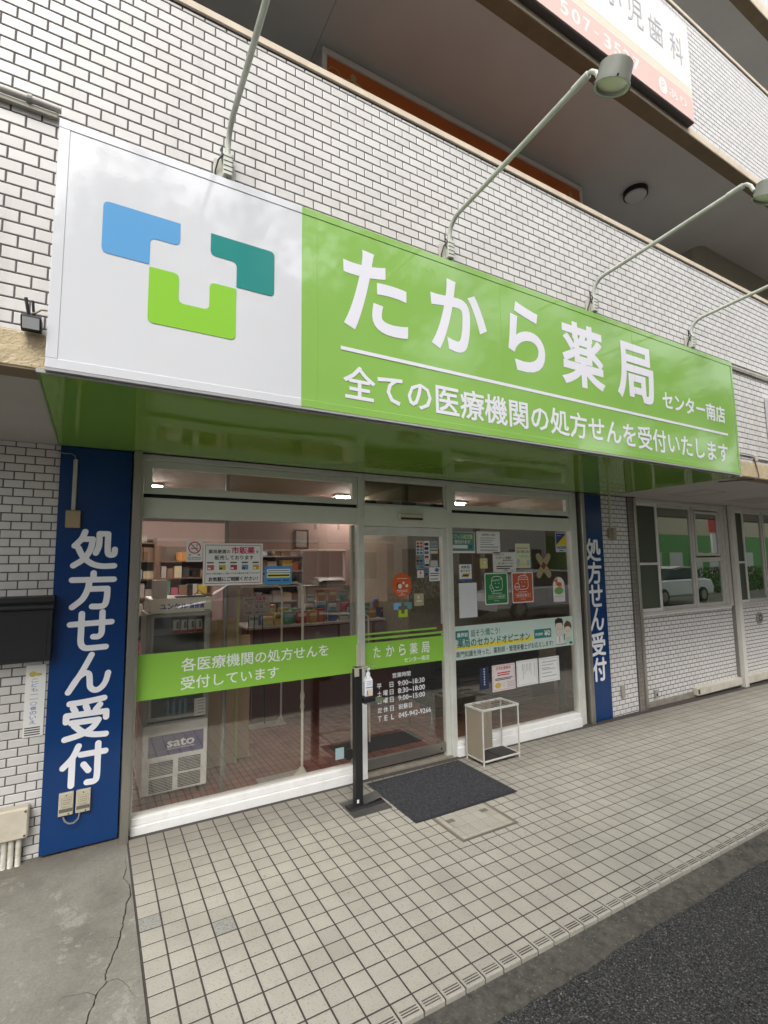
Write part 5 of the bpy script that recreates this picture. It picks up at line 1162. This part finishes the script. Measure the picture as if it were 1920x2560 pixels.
lf.cbox(ux0+.0065,ux1-.0065,uy0-.005,uy0+.005,z,z+.014,.002).cbox(ux0+.0065,ux1-.0065,uy1-.005,uy1+.005,z,z+.014,.002).cbox(ux0-.005,ux0+.005,uy0+.0065,uy1-.0065,z,z+.014,.002).cbox(ux1-.005,ux1+.005,uy0+.0065,uy1-.0065,z,z+.014,.002)
lf.build('bottom_frame', M_rack, ur)
CB(ux0+.006,(ux0+ux1)/2-.006,uy0+.006,uy1-.006,z+.002,z+.008,.001).build('drip_pan', mat('pan_black', (.030,.029,.028), .5), ur); CB((ux0+ux1)/2+.002,ux1-.006,uy0+.006,uy1-.006,z+.002,z+.008,.001).build('drip_pan', mat('pan_black', (.030,.029,.028)), ur)

# ================================================================== PHARMACY INTERIOR
ORD = ['zeroth','first','second','third','fourth','fifth','sixth','seventh','eighth','ninth','tenth','eleventh','twelfth','thirteenth','fourteenth','fifteenth']
rm = thing('interior_room', 'tiled pharmacy room seen dimly through the shop windows', 'room', (2.4,.2,0), kind='structure')
B(-.46,5.22,.16,7.6,-.10,-.004).build('floor_bed', M_terraj, rm)
its = []
for i in range(57):
    for j in range(74):
        x, y = -.46+i*.1+.0035, .16+j*.1+.0035; key = (.093,.093)
        its.append((key, (x-2.4, y-.2, 0), (x+.05, y+.05, 0)))
tile_field(rm, [t_ for t_ in its if t_[2][1] < 4], 'tile', M_terra, floor_tile, 'far_tiles', 200)
B(-.46,5.22,7.6,7.7,0,2.62).build('back_wall', M_inw, rm); B(-.56,-.46,.2,7.7,0,2.62).build('side_wall', mat('interior_grey_wall', (.30,.27,.24), .8), rm); B(5.22,5.3,.2,7.7,0,2.62).build('side_wall', M_inb, rm)
B(-.46,5.22,.16,7.7,2.60,2.70).build('ceiling_panel', M_inc, rm)
B(-.46,.0,.13,.2,0,2.43).build('front_return', M_inb, rm); B(4.36,5.22,.14,.2,0,2.43).build('front_return', M_inb, rm)
B(-.46,5.22,.14,.16,2.425,2.6).build('lintel', M_inb, rm)
M_tube = mat('lit_tube', (1,1,1), .5, emit=(1,.93,.86), emit_s=105)
M_tube2 = mat('lit_tube_dim', (1,1,1), .5, emit=(1,.90,.80), emit_s=20)
for i, (x0, x1, y, lab) in enumerate(((-.40,.36,2.52,'lit ceiling lamp behind the left end of the high window strip'),(2.52,3.3,2.42,'lit ceiling lamp over the middle of the shop'),(4.30,4.62,2.36,'short lit ceiling lamp seen through the right high window'),(-.2,.8,5.6,'lit ceiling lamp far at the back on the left'),(2.1,3.1,5.2,'lit ceiling lamp above the back dispensary'),(1.0,1.9,4.0,'lit ceiling lamp above the service counter'))):
    t = thing('ceiling_lamp', lab, 'ceiling lamp', (x0,y,2.6))
    B(x0-.03,x1+.03,y-.09,y+.09,2.575,2.599).build('reflector', mat('lamp_white', (.7,.7,.7), .4), t)
    MB().cyl((x0,y,2.556),(x1,y,2.556),.016,10).build('tube', M_tube, t)
# partition with a serving hatch and the counter in front
pw_ = thing('partition', 'pale pink partition with a wide serving opening behind the counter', 'partition', (1.3,2.75,0), kind='structure')
B(1.15,5.2,2.72,2.80,1.872,2.6).build('upper_panel', M_inw, pw_); B(2.78,5.2,2.72,2.80,0,1.87).build('side_panel', M_inw, pw_); B(1.15,1.50,2.72,2.80,0,1.87).build('side_panel', mat('partition_grey', (.33,.28,.25), .7), pw_)
CB(1.50,2.78,2.70,2.82,1.852,1.871,.003).build('opening_rail', mat('rail_pale', (.62,.55,.50), .5), pw_); B(1.50,2.78,2.72,2.80,0,1.02).build('lower_panel', M_redb, pw_)
for x in (2.32, 2.66): B(x,x+.035,2.712,2.719,2.15,2.45).build('wall_slot', mat('slot_brown', (.20,.13,.11), .7), pw_)
ct = thing('counter', 'reddish service counter with a white display ledge inside the shop', 'counter', (2.2,1.9,0))
B(1.28,3.4,1.92,2.40,0,.97).build('front_panel', M_redb, ct); CB(1.22,3.45,1.86,2.44,.972,1.00,.004).build('top', mat('counter_top', (.50,.46,.44), .35), ct)
for i, x in enumerate((1.86,2.32,2.80)): CB(x,x+.43,1.902,1.918,.55,.95,.004).build('display_pane', mat('counter_pane_%d'%(i%2), ((.24,.17,.18),(.30,.24,.25))[i%2], .4), ct)
# hutch and machine on the counter
ht = thing('shelf_unit', 'grey wooden shelf unit standing on the counter behind the products', 'shelf', (2.0,2.2,1.0))
for z in (1.001,1.19,1.385): CB(1.98,2.62,2.15,2.42,z,z+.030,.003).build('board', mat('hutch_grey', (.27,.235,.195), .5), ht)
for x in (1.98,2.28,2.60): CB(x,x+.02,2.151,2.42,1.0315,1.1895,.002).build('upright', mat('hutch_grey', (.27,.235,.195)), ht)
for x in (1.98,2.60): CB(x,x+.02,2.151,2.42,1.2205,1.3845,.002).build('upright', mat('hutch_grey', (.27,.235,.195)), ht)
mc = thing('printer', 'grey machine with a dark cover on top of the shelf unit', 'machine', (2.2,2.25,1.416))
MB().prismx([(2.18,1.4155),(2.17,1.46),(2.22,1.50),(2.38,1.51),(2.40,1.4155)],2.16,2.52).build('body', mat('machine_grey', (.22,.21,.20), .4), mc); CB(2.20,2.48,2.165,2.2,1.45,1.47,.002).build('slot', M_dkg, mc)
rr = random.Random(21)
PC = [(.45,.08,.05),(.55,.42,.05),(.08,.16,.40),(.60,.60,.58),(.05,.05,.06),(.50,.22,.05),(.10,.30,.18),(.55,.12,.22),(.62,.55,.35),(.35,.45,.55)]
PM = [mat('pack_colour_%d'%i, c, .4) for i, c in enumerate(PC)]
def pack(x, y, z, w_, d, h, i, label, group):
    t = thing('medicine_box', label, 'box', (x,y,z), group=group)
    CB(x-w_/2,x+w_/2,y-d/2,y+d/2,z,z+h,.002).build('carton', PM[i%10], t)
    B(x-w_/2+.006,x+w_/2-.006,y-d/2-.0016,y-d/2-.0006,z+h*.55,z+h*.82).build('label', PM[(i+3)%10], t)
for k in range(15):
    x = 1.30+k*.135+rr.uniform(-.012,.012)
    if 1.70 < x < 1.75: continue
    pack(x, 1.955+rr.uniform(-.02,.02), 1.0005, rr.uniform(.07,.115), .06, rr.uniform(.08,.17), rr.randrange(10), ORD[k+1]+' carton from the left in the front row on the counter', 'cartons along the counter edge')
for k in range(13):
    pack(1.36+k*.155+rr.uniform(-.01,.01), 2.06, 1.0005, rr.uniform(.08,.12), .06, rr.uniform(.15,.23), rr.randrange(10), ORD[k+1]+' taller carton from the left in the second counter row', 'second row of cartons on the counter')
for k in range(4): pack(2.06+k*.15, 2.24, 1.2205, .10, .07, rr.uniform(.08,.14), rr.randrange(10), ORD[k+1]+' carton from the left inside the grey shelf unit', 'cartons in the shelf unit')
# back shelves
def shelf(x0, x1, y, z1, label, n, m, seed, dz=.27):
    short = {3:'the back left shelves',8:'the shelves by the lamp',12:'the dispensary shelves',17:'the shelves behind the door'}[seed]
    t = thing('storage_shelf', label, 'shelf', (x0,y,0)); r_ = random.Random(seed)
    for x in (x0, x1-.03): B(x,x+.03,y,y+.32,0,z1).build('upright', m, t)
    B(x0+.031,x1-.031,y+.30,y+.318,0,z1-.001).build('back_panel', mat('shelf_back', (.12,.10,.085), .7), t)
    z = .12
    while z < z1-.05:
        B(x0+.031,x1-.031,y+.002,y+.299,z,z+.02).build('board', m, t)
        x = x0+.05; lev = int((z-.12)/dz+.5); nb = 0
        while x < x1-.12:
            w_ = r_.uniform(.06,.16); h = r_.uniform(.10,dz-.05)
            if r_.random() < .85:
                nb += 1
                t2 = thing('storage_box', ORD[nb]+' box from the left on the '+ORD[lev+1]+' board up of '+short, 'box', (x,y+.1,z+.02), group='boxes on '+label[:40])
                CB(x,x+w_,y+.03,y+.22,z+.0205,z+.02+h,.003).build('carton', PM[r_.randrange(10)] if r_.random() < .5 else (mat('box_pale', (.45,.42,.38), .6) if r_.random() < .6 else mat('box_brown', (.22,.13,.08), .7)), t2)
            x += w_+.012
        z += dz
    return t
sh = mat('shelf_wood', (.20,.115,.07), .5); shg = mat('shelf_grey', (.36,.34,.32), .5)
shelf(-.40,.55,4.6,2.1,'the brown shelves at the back left',3,sh,3)
shelf(.62,1.45,5.0,2.0,'the brown shelves beside the back lamp',3,sh,8)
shelf(1.55,2.75,4.2,1.95,'the grey dispensary shelves seen through the opening',3,shg,12,.24)
shelf(3.3,4.6,3.3,1.9,'the grey shelves behind the door',3,shg,17)
rp = thing('shelf_plant', 'leafy green plant on top of the dispensary shelves', 'plant', (2.3,4.3,1.97))
mb = MB()
for k in range(160):
    a = rr.uniform(0,6.28); r_ = rr.uniform(.02,.30); cx, cy, cz = 2.35+r_*math.cos(a)*1.3, 4.3+r_*math.sin(a)*.5, 1.98+rr.uniform(0,.22)-r_*.2
    d = rr.uniform(.03,.06); b = rr.uniform(0,6.28); mb.face([(cx,cy,cz),(cx+d*math.cos(b),cy+.01,cz+d*.4),(cx+d*1.8*math.cos(b),cy,cz-.01),(cx+d*math.cos(b),cy-.01,cz-d*.5)])
mb.build('foliage', mat('plant_leaf', (.06,.11,.03), .5), rp, fix=False)
MB().tube([(2.35,4.3,1.951),(2.35,4.3,2.0)],[.05,.07],14).build('pot', mat('pot_grey', (.25,.22,.2), .6), rp)
pf = thing('picture_frame', 'dark red framed picture on the pink partition', 'picture', (2.13,2.71,1.88))
frame_rect(MB(),2.040,2.232,1.885,2.135,2.700,2.719,.016).build('frame', mat('frame_red_wood', (.10,.03,.025), .4), pf); B(2.056,2.216,2.708,2.712,1.901,2.119).build('picture', mat('picture_paper', (.40,.36,.33), .3), pf)
poster('poster','repeat of the medicine poster hanging deep inside the shop','poster',1.122,1.139,1.411,1.348,d_otc,y=1.75,bgm=mat('dim_paper',(.52,.46,.45),.7))
ea = thing('easel', 'thin dark easel holding the inner poster', 'easel', (1.26,1.77,0)); 
MB().tube([(1.15,1.77,.0),(1.20,1.765,1.36)],.006,8).tube([(1.38,1.77,.0),(1.33,1.765,1.36)],.006,8).tube([(1.265,1.95,.0),(1.265,1.775,1.36)],.006,8).build('legs', M_dkg, ea)
# drinks refrigerator
fr = thing('drinks_refrigerator', 'white glass fronted drinks refrigerator with a navy panel just inside the left window', 'refrigerator', (.33,.6,0))
fx0,fx1,fy0,fy1 = .097,.543,.440,.90
CB(fx0,fx1,fy0+.004,fy1,.055,.530,.006).build('base_cabinet', M_fr, fr)
mb = MB(); mb.cbox(fx0,fx0+.03,fy0,fy1,.545,1.32,.004); mb.cbox(fx1-.03,fx1,fy0,fy1,.545,1.32,.004); mb.box(fx0+.0305,fx1-.0305,fy1-.03,fy1,.545,1.32); mb.cbox(fx0,fx1,fy0-.004,fy1,.531,.5445,.003); mb.build('cabinet', M_frg, fr)
d_ = frame_rect(MB(), fx0+.028, fx1-.02, .560, 1.318, fy0-.010, fy0+.012, .022, .026).build('door', M_frg, fr); B(fx0+.0505,fx1-.0425,fy0-.002,fy0+.002,.587,1.291).build('pane', M_case, d_)
CB(fx0+.018,fx1+.006,fy0-.022,fy1,1.3215,1.428,.006).build('header', M_ivory, fr)
p = Print(fy0-.0223, step=.0001); NV = C_('yunker_navy',(.02,.02,.30)); p.text('ユンケル', .182,1.350,.372,1.394,NV,weight=.04); p.text('黄帝液', .385,1.350,.494,1.392,NV,weight=.04); p.rect(.49,1.330,.535,1.337,M_ink); p.build('lettering', fr)
p = Print(fy0+.0032, step=.0001); p.rect(.137,.310,.513,.455,M_navy); p.text('sato', .262,.362,.450,.416,M_lw,weight=.022); p.text('HEALTHCARE INNOVATION', .262,.347,.450,.357,M_lw); p.build('navy_panel', fr)
for (x0,x1,z0_,z1_) in ((.149,.305,.180,.276),(.149,.305,.070,.165),(.340,.496,.185,.283),(.340,.496,.075,.172)):
    mb = MB(); n = 9
    for k in range(n): mb.box(x0,x1,fy0-.0006,fy0+.0038,z0_+(z1_-z0_)*k/n,z0_+(z1_-z0_)*(k+.5)/n)
    mb.build('grille', mat('grille_dark', (.10,.095,.085), .7), fr)
for x in (.15,.49):
    for y in (.50,.84): MB().cyl((x-.012,y,.028),(x+.012,y,.028),.0275,14).build('castor', M_rubber, fr)
for z in (.80,1.163): 
    mb = MB(); mb.tube([(.135,.47,z),(.135,.86,z)],.003,6); mb.tube([(.505,.47,z),(.505,.86,z)],.003,6)
    for k in range(12): mb.tube([(.135,.48+k*.033,z),(.505,.48+k*.033,z)],.002,6)
    mb.build('wire_shelf', mat('wire_pale', (.6,.6,.58), .3), fr)
poster('sticker','white warning label at the lower right of the refrigerator door','sticker',.440,.560,.520,.685,lambda p: (rules(p,.3,.92,(.84,.68,.50,.34,.14),.05,C_('grey_ink',(.30,.30,.30)),.1), [p.poly([(.06,z),(.22,z),(.14,z+.08)],C_('warn_yellow',(.45,.38,.2))) for z in (.82,.64,.46,.28,.10)]), y=.428)
for k in range(4):
    x = .305+k*.054
    t = thing('drink_pack', ORD[k+1]+' white drink carton from the left on the refrigerator shelf', 'drink', (x,.50,1.166), group='white drink cartons in the refrigerator')
    CB(x-.023,x+.023,.485,.525,1.1665,1.262,.003).build('carton', mat('carton_white', (.70,.68,.64), .4), t); B(x-.0225,x+.0225,.4838,.4847,1.167,1.188).build('red_band', C_('sign_red',(.50,.03,.03)), t); B(x+.002,x+.016,.4838,.4847,1.20,1.25).build('print', C_('pack_print',(.25,.12,.10)), t)
for k in range(4):
    x = .33+k*.045
    t = thing('drink_bottle', ORD[k+1]+' clear bottle from the left on the lower refrigerator shelf', 'bottle', (x,.5,.803), group='clear bottles in the refrigerator')
    MB().tube([(x,.505,.8035),(x,.505,.95),(x,.505,.985),(x,.505,1.01)],[.020,.020,.008,.008],12).build('glass', mat('bottle_pale', (.40,.45,.47), .15), t, smooth=True)
for k in range(4):
    x = .27+k*.04
    t = thing('drink_bottle', ORD[k+1]+' blue labelled bottle from the left at the refrigerator bottom', 'bottle', (x,.5,.56), group='blue labelled bottles in the refrigerator')
    MB().tube([(x,.51,.546),(x,.51,.64),(x,.51,.66),(x,.51,.68)],[.017,.017,.009,.009],12).build('glass', mat('bottle_blue', (.18,.32,.42), .2), t, smooth=True)
bx = thing('cardboard_box', 'tall white box standing on the refrigerator', 'box', (.19,.55,1.428)); CB(.140,.238,.50,.62,1.4285,1.565,.003).build('carton', mat('box_white', (.55,.54,.52), .5), bx)
rt_ = thing('router', 'black cradle with cables on top of the refrigerator', 'device', (.4,.55,1.428))
CB(.30,.52,.50,.60,1.4285,1.440,.003).build('tray', M_dkg, rt_); CB(.385,.425,.53,.57,1.4405,1.53,.003).build('upright', M_dkg, rt_); MB().tube([(.44,.55,1.441),(.47,.53,1.48),(.50,.52,1.45),(.53,.52,1.441)],.004,8).build('cable', M_rubber, rt_)
# boards, pole, frames
for nm_, lab, x0, x1, y, z1_ in (('board','nearer tan board leaning behind the steel pole',.560,.861,.882,1.207),('board','second tan board standing behind the nearer one',.862,.992,.953,1.05)):
    t = thing(nm_, lab, 'board', (x0,y,0)); CB(x0,x1,y,y+.018,.001,z1_,.002).build('panel', M_tan, t)
sp_ = thing('strip', 'thin yellow green strip standing against the tan board', 'strip', (.862,.86,0)); CB(.845,.868,.860,.872,.001,1.46,.002).build('body', mat('yellow_green', (.42,.43,.18), .5), sp_)
pk = thing('rolled_sheet', 'tall pink rolled sheet behind the tan boards', 'roll', (.78,1.02,0)); MB().cyl((.775,1.02,.001),(.775,1.02,1.47),.018,14).build('roll', mat('pink_roll', (.50,.17,.26), .5), pk, smooth=True)
po = thing('pole', 'grey steel pole from floor to ceiling behind the left window', 'pole', (.62,.289,0)); MB().cyl((.622,.29,.0005),(.622,.29,2.598),.0165,16).build('tube', mat('pole_grey', (.20,.19,.165), .4, metal=.4), po, smooth=True)
B(.655,.735,.245,.300,.0008,.02).build('floor_socket', mat('socket_flat', (.20,.18,.18), .5), thing('floor_socket','flat grey floor socket beside the steel pole foot','socket',(.69,.27,0)))
M_fw = mat('frame_cream', (.66,.64,.56), .35)
for lab, (xa, xb, yc) in (('nearer cream tubular frame stand with a flat foot plate',(.735,1.262,.36)),('farther cream tubular frame stand with a flat foot plate',(1.10,1.545,1.74))):
    t = thing('frame_stand', lab, 'stand', (xb,yc,0)); far = yc > 1
    CB(xb-.35,xb+.035,yc-.09,yc+.09,.0008,.006,.002).build('foot_plate', mat('foot_plate', (.40,.39,.34), .3), t)
    hgt = 1.52 if not far else 1.44
    MB().tube([(xb,yc,.006),(xb,yc,hgt-.06),(xb-.012,yc,hgt-.02),(xb-.05,yc,hgt),(xa,yc,hgt)],.0105,12).build('upright', M_fw, t, smooth=True)
    MB().prism([(xb-.065,.0065),(xb+.035,.0065),(xb+.011,.055),(xb-.011,.055)],yc-.012,yc+.012).build('gusset', M_fw, t)
    MB().tube([(xb,yc,.50),(xb,yc,.52),(xb,yc,.56),(xb,yc,.59),(xb,yc,.62),(xb,yc,.64)],[.0115,.018,.0125,.018,.0175,.0115],12).build('coupling', M_fw, t, smooth=True)
B(1.680,2.545,.480,.790,.0008,.007).build('mat_top', M_matin, thing('indoor_mat','dark indoor mat lying inside the sliding door','mat',(2.1,.6,0)))
gr2 = thing('guard_rail', 'low cream tubular guard rail inside the sliding door', 'rail', (1.75,.9,0)); MB().tube([(1.72,1.1,1.18),(2.03,.72,1.19),(2.06,.70,1.16),(2.06,.70,.001)],.009,10).build('tube', M_fw, gr2, smooth=True)
# right part: brown screen, benches, notices seen from behind
sc2 = thing('screen', 'plain brown screen wall behind the right window', 'screen', (2.9,1.3,.5), kind='thing'); B(2.92,5.2,1.32,1.36,.76,2.15).build('panel', M_inb, sc2); B(2.92,2.97,1.361,2.7,.76,2.59).build('return', M_inb, sc2)
bn = thing('bench', 'dark bench seat against the brown screen', 'bench', (3.4,1.0,0)); CB(3.0,4.9,.92,1.30,.30,.42,.02).build('seat', mat('bench_dark', (.016,.016,.018), .35), bn); CB(3.0,4.9,1.22,1.31,.4205,.80,.02).build('backrest', mat('bench_dark', (.016,.016,.018)), bn); CB(3.02,4.88,.98,1.28,.001,.2995,.01).build('base', mat('bench_base', (.03,.028,.026), .6), bn)
b2 = thing('bench', 'dark armchair beside the sliding door', 'chair', (2.75,.8,0)); CB(2.66,2.98,.55,.95,.24,.42,.02).build('seat', mat('bench_dark', (.016,.016,.018)), b2); CB(2.66,2.98,.90,1.0,.4205,.82,.02).build('backrest', mat('bench_dark', (.016,.016,.018)), b2)
for x in (2.68,2.96):
    for y in (.57,.97): MB().cyl((x,y,.001),(x,y,.2395),.012,10).build('leg', mat('chrome', (.55,.55,.55)), b2)
lb2 = thing('low_panel', 'dark slatted low panel behind the right window', 'panel', (3.2,.62,0))
for k in range(9): CB(3.10,4.12,.62,.64,.10+k*.042,.137+k*.042,.003).build('slat', mat('slat_dark', (.045,.043,.040), .4), lb2)
cbd = thing('curtain_strip', 'dark narrow upright at the right edge of the right window', 'upright', (4.14,.2,.1)); CB(4.10,4.17,.20,.24,.02,.78,.004).build('body', M_dkg, cbd)

# ================================================================== ACROSS THE ROAD (seen in reflections)
def facade_building(name, label, x0, x1, y0, y1, h, m, floors, bays, win, balcony=False, x_off=.8):
    t = thing(name, label, 'building', ((x0+x1)/2, y1, -.1))
    B(x0,x1,y0,y1,-.3,h).build('wall', m, t); B(x0-.2,x1+.2,y0-.2,y1+.2,h,h+.3).build('roof', mat('roof_grey', (.3,.3,.29), .8), t)
    bw_ = (x1-x0)/bays; fh = h/floors
    for f in range(floors):
        for b in range(bays):
            a = x0+b*bw_+bw_*.22; z = f*fh+.9
            q = frame_rect(MB(), a, a+bw_*.56, z, z+fh*.52, y1+.005, y1+.08, .06).build('window', mat('far_frame', (.6,.6,.58), .5), t); B(a+.061,a+bw_*.56-.061,y1+.02,y1+.04,z+.061,z+fh*.52-.061).build('pane', win, q)
        if balcony and f: 
            B(x0+.1,x1-.1,y1+.085,y1+1.1,f*fh-.1,f*fh+.02).build('balcony_slab', mat('balcony_pale', (.52,.50,.47), .7), t); B(x0+.1,x1-.1,y1+1.0,y1+1.1,f*fh+.021,f*fh+1.0).build('balcony_front', mat('balcony_grey', (.22,.22,.22), .6), t)
    return t
WIN = mat('far_window', (.05,.06,.07), .1)
facade_building('apartment_building','pink rendered apartment building with grey balconies across the road',-3,12.5,-27,-18,11,mat('pink_render', (.66,.45,.38), .8, noise=(1.5,.06)),4,6,WIN,True)
facade_building('office_building','pale grey office building across the road behind the trees',13.5,25,-29,-19,9.5,mat('grey_render', (.50,.49,.46), .8),3,6,WIN)
st_ = thing('store_building','low shop with a dark green front and a beige upper wall across the road','building',(36,-16,-.1))
B(26,48,-28,-15.5,-.3,3.4).build('green_front', mat('store_green', (.12,.33,.09), .5), st_); B(26,48,-28,-15.52,3.401,7.0).build('upper_wall', mat('store_beige', (.55,.50,.38), .7), st_)
for k in range(7): B(28+k*2.4,29.5+k*2.4,-15.49,-15.45,.6,2.2).build('poster', mat('store_poster', (.62,.64,.60), .6), st_)
rs = thing('road_sign_board','red and white rental car sign board on a post across the road','sign',(30,-11,-.1))
MB().cyl((30,-11,-.1),(30,-11,3.2),.06,12).build('pole', M_steel, rs); B(29.1,30.9,-11.05,-10.94,3.2,4.6).build('board', mat('sign_board_red', (.50,.04,.04), .4), rs); B(29.2,30.8,-11.05,-10.94,1.9,3.1).build('lower_board', mat('sign_board_white', (.7,.7,.7), .4), rs)
hd = MB(); rr = random.Random(9)
for k in range(12000):
    x = rr.uniform(8.5,40); y = -10.6+rr.uniform(-.45,.45); z = rr.uniform(-.05,1.25); d = .085; a = rr.uniform(0,6.28); b = rr.uniform(-1,1)
    hd.face([(x,y,z),(x+d*math.cos(a),y+d*math.sin(a),z+d*b),(x+d*math.cos(a)*.5,y+d*math.sin(a)*.8,z+d)])
M_leaf = mat('leaf_green', (.050,.085,.020), .55, var=.5)
ho = hd.build('hedge', M_leaf, fix=False, kind='stuff'); ho['label'] = 'low clipped green hedge along the far side of the car park'; ho['category'] = 'hedge'
def make_tree(seed, x, y, h, label):
    r_ = random.Random(seed); t = thing('street_tree', label, 'tree', (x,y,-.06), group='street trees across the car park')
    tb = MB(); top = (x+.2,y+.1,h*.55); tb.tube([(x,y,-.06),(x+.05,y,h*.22),(x+.1,y+.05,h*.4),top],[.17,.13,.11,.08],12)
    clumps = []
    for k in range(14):
        a = k*.85+r_.uniform(-.3,.3); l = r_.uniform(1.3,3.4); z0_ = h*r_.uniform(.40,.66); e = (x+math.cos(a)*l, y+math.sin(a)*l, z0_+r_.uniform(.7,1.9)); s_ = (x+.08,y+.03,z0_)
        mid = ((s_[0]+e[0])/2+r_.uniform(-.2,.2),(s_[1]+e[1])/2,(s_[2]+e[2])/2+.1); tb.tube([s_,mid,e],[.06,.04,.018],8); clumps.append((e,r_.uniform(.6,.95)))
        clumps.append(((mid[0],mid[1],mid[2]+.5),.6))
    clumps += [((x+r_.uniform(-1,1),y+r_.uniform(-1,1),h*.72+r_.uniform(-.3,1.4)),r_.uniform(.6,1.0)) for _ in range(10)]
    tb.build('trunk', mat('bark', (.09,.07,.05), .9, bump=(20,.8,.02)), t, smooth=True)
    lv = MB()
    for (c, rad) in clumps:
        for k in range(int(260*rad)):
            d = Vector((r_.gauss(0,1),r_.gauss(0,1),r_.gauss(0,.7))).normalized()*rad*r_.random()**.4; px_, py_, pz_ = c[0]+d.x, c[1]+d.y, c[2]+d.z
            a = r_.uniform(0,6.28); b = r_.uniform(-.6,.6); s_ = r_.uniform(.11,.20); u = Vector((math.cos(a),math.sin(a),b)).normalized()*s_; v = Vector((-math.sin(a),math.cos(a),r_.uniform(-.5,.5)))*s_*.45
            lv.face([(px_,py_,pz_),(px_+u.x*.5+v.x,py_+u.y*.5+v.y,pz_+u.z*.5+v.z),(px_+u.x,py_+u.y,pz_+u.z),(px_+u.x*.5-v.x,py_+u.y*.5-v.y,pz_+u.z*.5-v.z)])
    lv.build('crown', M_leaf, t, fix=False); return t
for i, (x, y, h, lab) in enumerate(((0.4,-8.6,9.6,'street tree opposite the left end of the sign'),(5.2,-9.2,10.2,'taller street tree opposite the middle of the sign'),(10.6,-9.0,9.4,'street tree opposite the sliding door'),(16.5,-9.8,10.0,'street tree near the white parked cars'),(22.5,-10.2,9.8,'farthest street tree before the green shop'))):
    make_tree(30+i, x, y, h, lab)
def make_car(x, y, label, m):
    t = thing('parked_car', label, 'car', (x,y,-.06)); w2_ = .86
    low = [(-2.25,.28),(-2.28,.55),(-2.15,.78),(-1.5,.90),(-.95,.95),(1.7,.97),(2.15,.90),(2.25,.60),(2.22,.28)]
    cab = [(-1.05,.945),(-.35,1.40),(.2,1.50),(1.1,1.46),(1.65,1.0)]
    def loft(prof, y0, y1, inset, x_, zoff=-.06):
        mb = MB(); n = len(prof); A = [(x+a,y+y0,zoff+b) for a,b in prof]; C = [(x+a,y+y1,zoff+b) for a,b in prof]; cz = sum(b for a,b in prof)/n
        s0 = [(x+a*.97,y+y0+inset,zoff+b*.97+.02) for a,b in prof]
        mb.face([(x+a,y+y0-inset,zoff+cz+(b-cz)*.8) for a,b in prof]); mb.face([(x+a,y+y1+inset,zoff+cz+(b-cz)*.8) for a,b in reversed(prof)])
        L = [[(x+a,y+y0-inset,zoff+cz+(b-cz)*.8) for a,b in prof], A, C, [(x+a,y+y1+inset,zoff+cz+(b-cz)*.8) for a,b in prof]]
        for P, Q in zip(L, L[1:]):
            for i in range(n): j = (i+1)%n; mb.face([P[i],P[j],Q[j],Q[i]])
        return mb
    loft(low,-w2_+.06,w2_-.06,.06,0).build('body', m, t, smooth=True)
    loft([(-1.02,.95),(-.36,1.37),(.2,1.46),(1.08,1.42),(1.60,.98)],-w2_+.20,w2_-.20,.10,0).build('window_band', WIN, t)
    loft([(-.42,1.40),(.2,1.49),(1.12,1.45),(1.12,1.42),(.2,1.455),(-.40,1.37)],-w2_+.24,w2_-.24,.05,0).build('roof', m, t)
    for sx in (-1.4,1.35):
        for sy in (-w2_+.02,w2_-.02):
            q = MB().cyl((x+sx,y+sy-.09,.25),(x+sx,y+sy+.09,.25),.31,20).build('wheel', M_rubber, t, smooth=True); MB().cyl((x+sx,y+sy-.095,.25),(x+sx,y+sy+.095,.25),.19,16).build('rim', M_steel, q)
    for sy in (-.62,.62): CB(x-2.285,x-2.19,y+sy-.16,y+sy+.16,.50,.64,.02).build('headlight', M_glassd, t); CB(x+2.17,x+2.262,y+sy-.14,y+sy+.14,.55,.72,.02).build('tail_light', mat('tail_red', (.4,.02,.02), .2), t)
    return t
CW = mat('car_white', (.75,.76,.76), .15, coat=.6)
make_car(3.6,-9.8,'silver car parked opposite the left shop window',mat('car_silver', (.42,.43,.44), .22, metal=.6, coat=.5))
make_car(12.4,-8.4,'white car parked opposite the sliding windows',CW)
make_car(20.4,-8.6,'second white car parked farther along the road',CW)
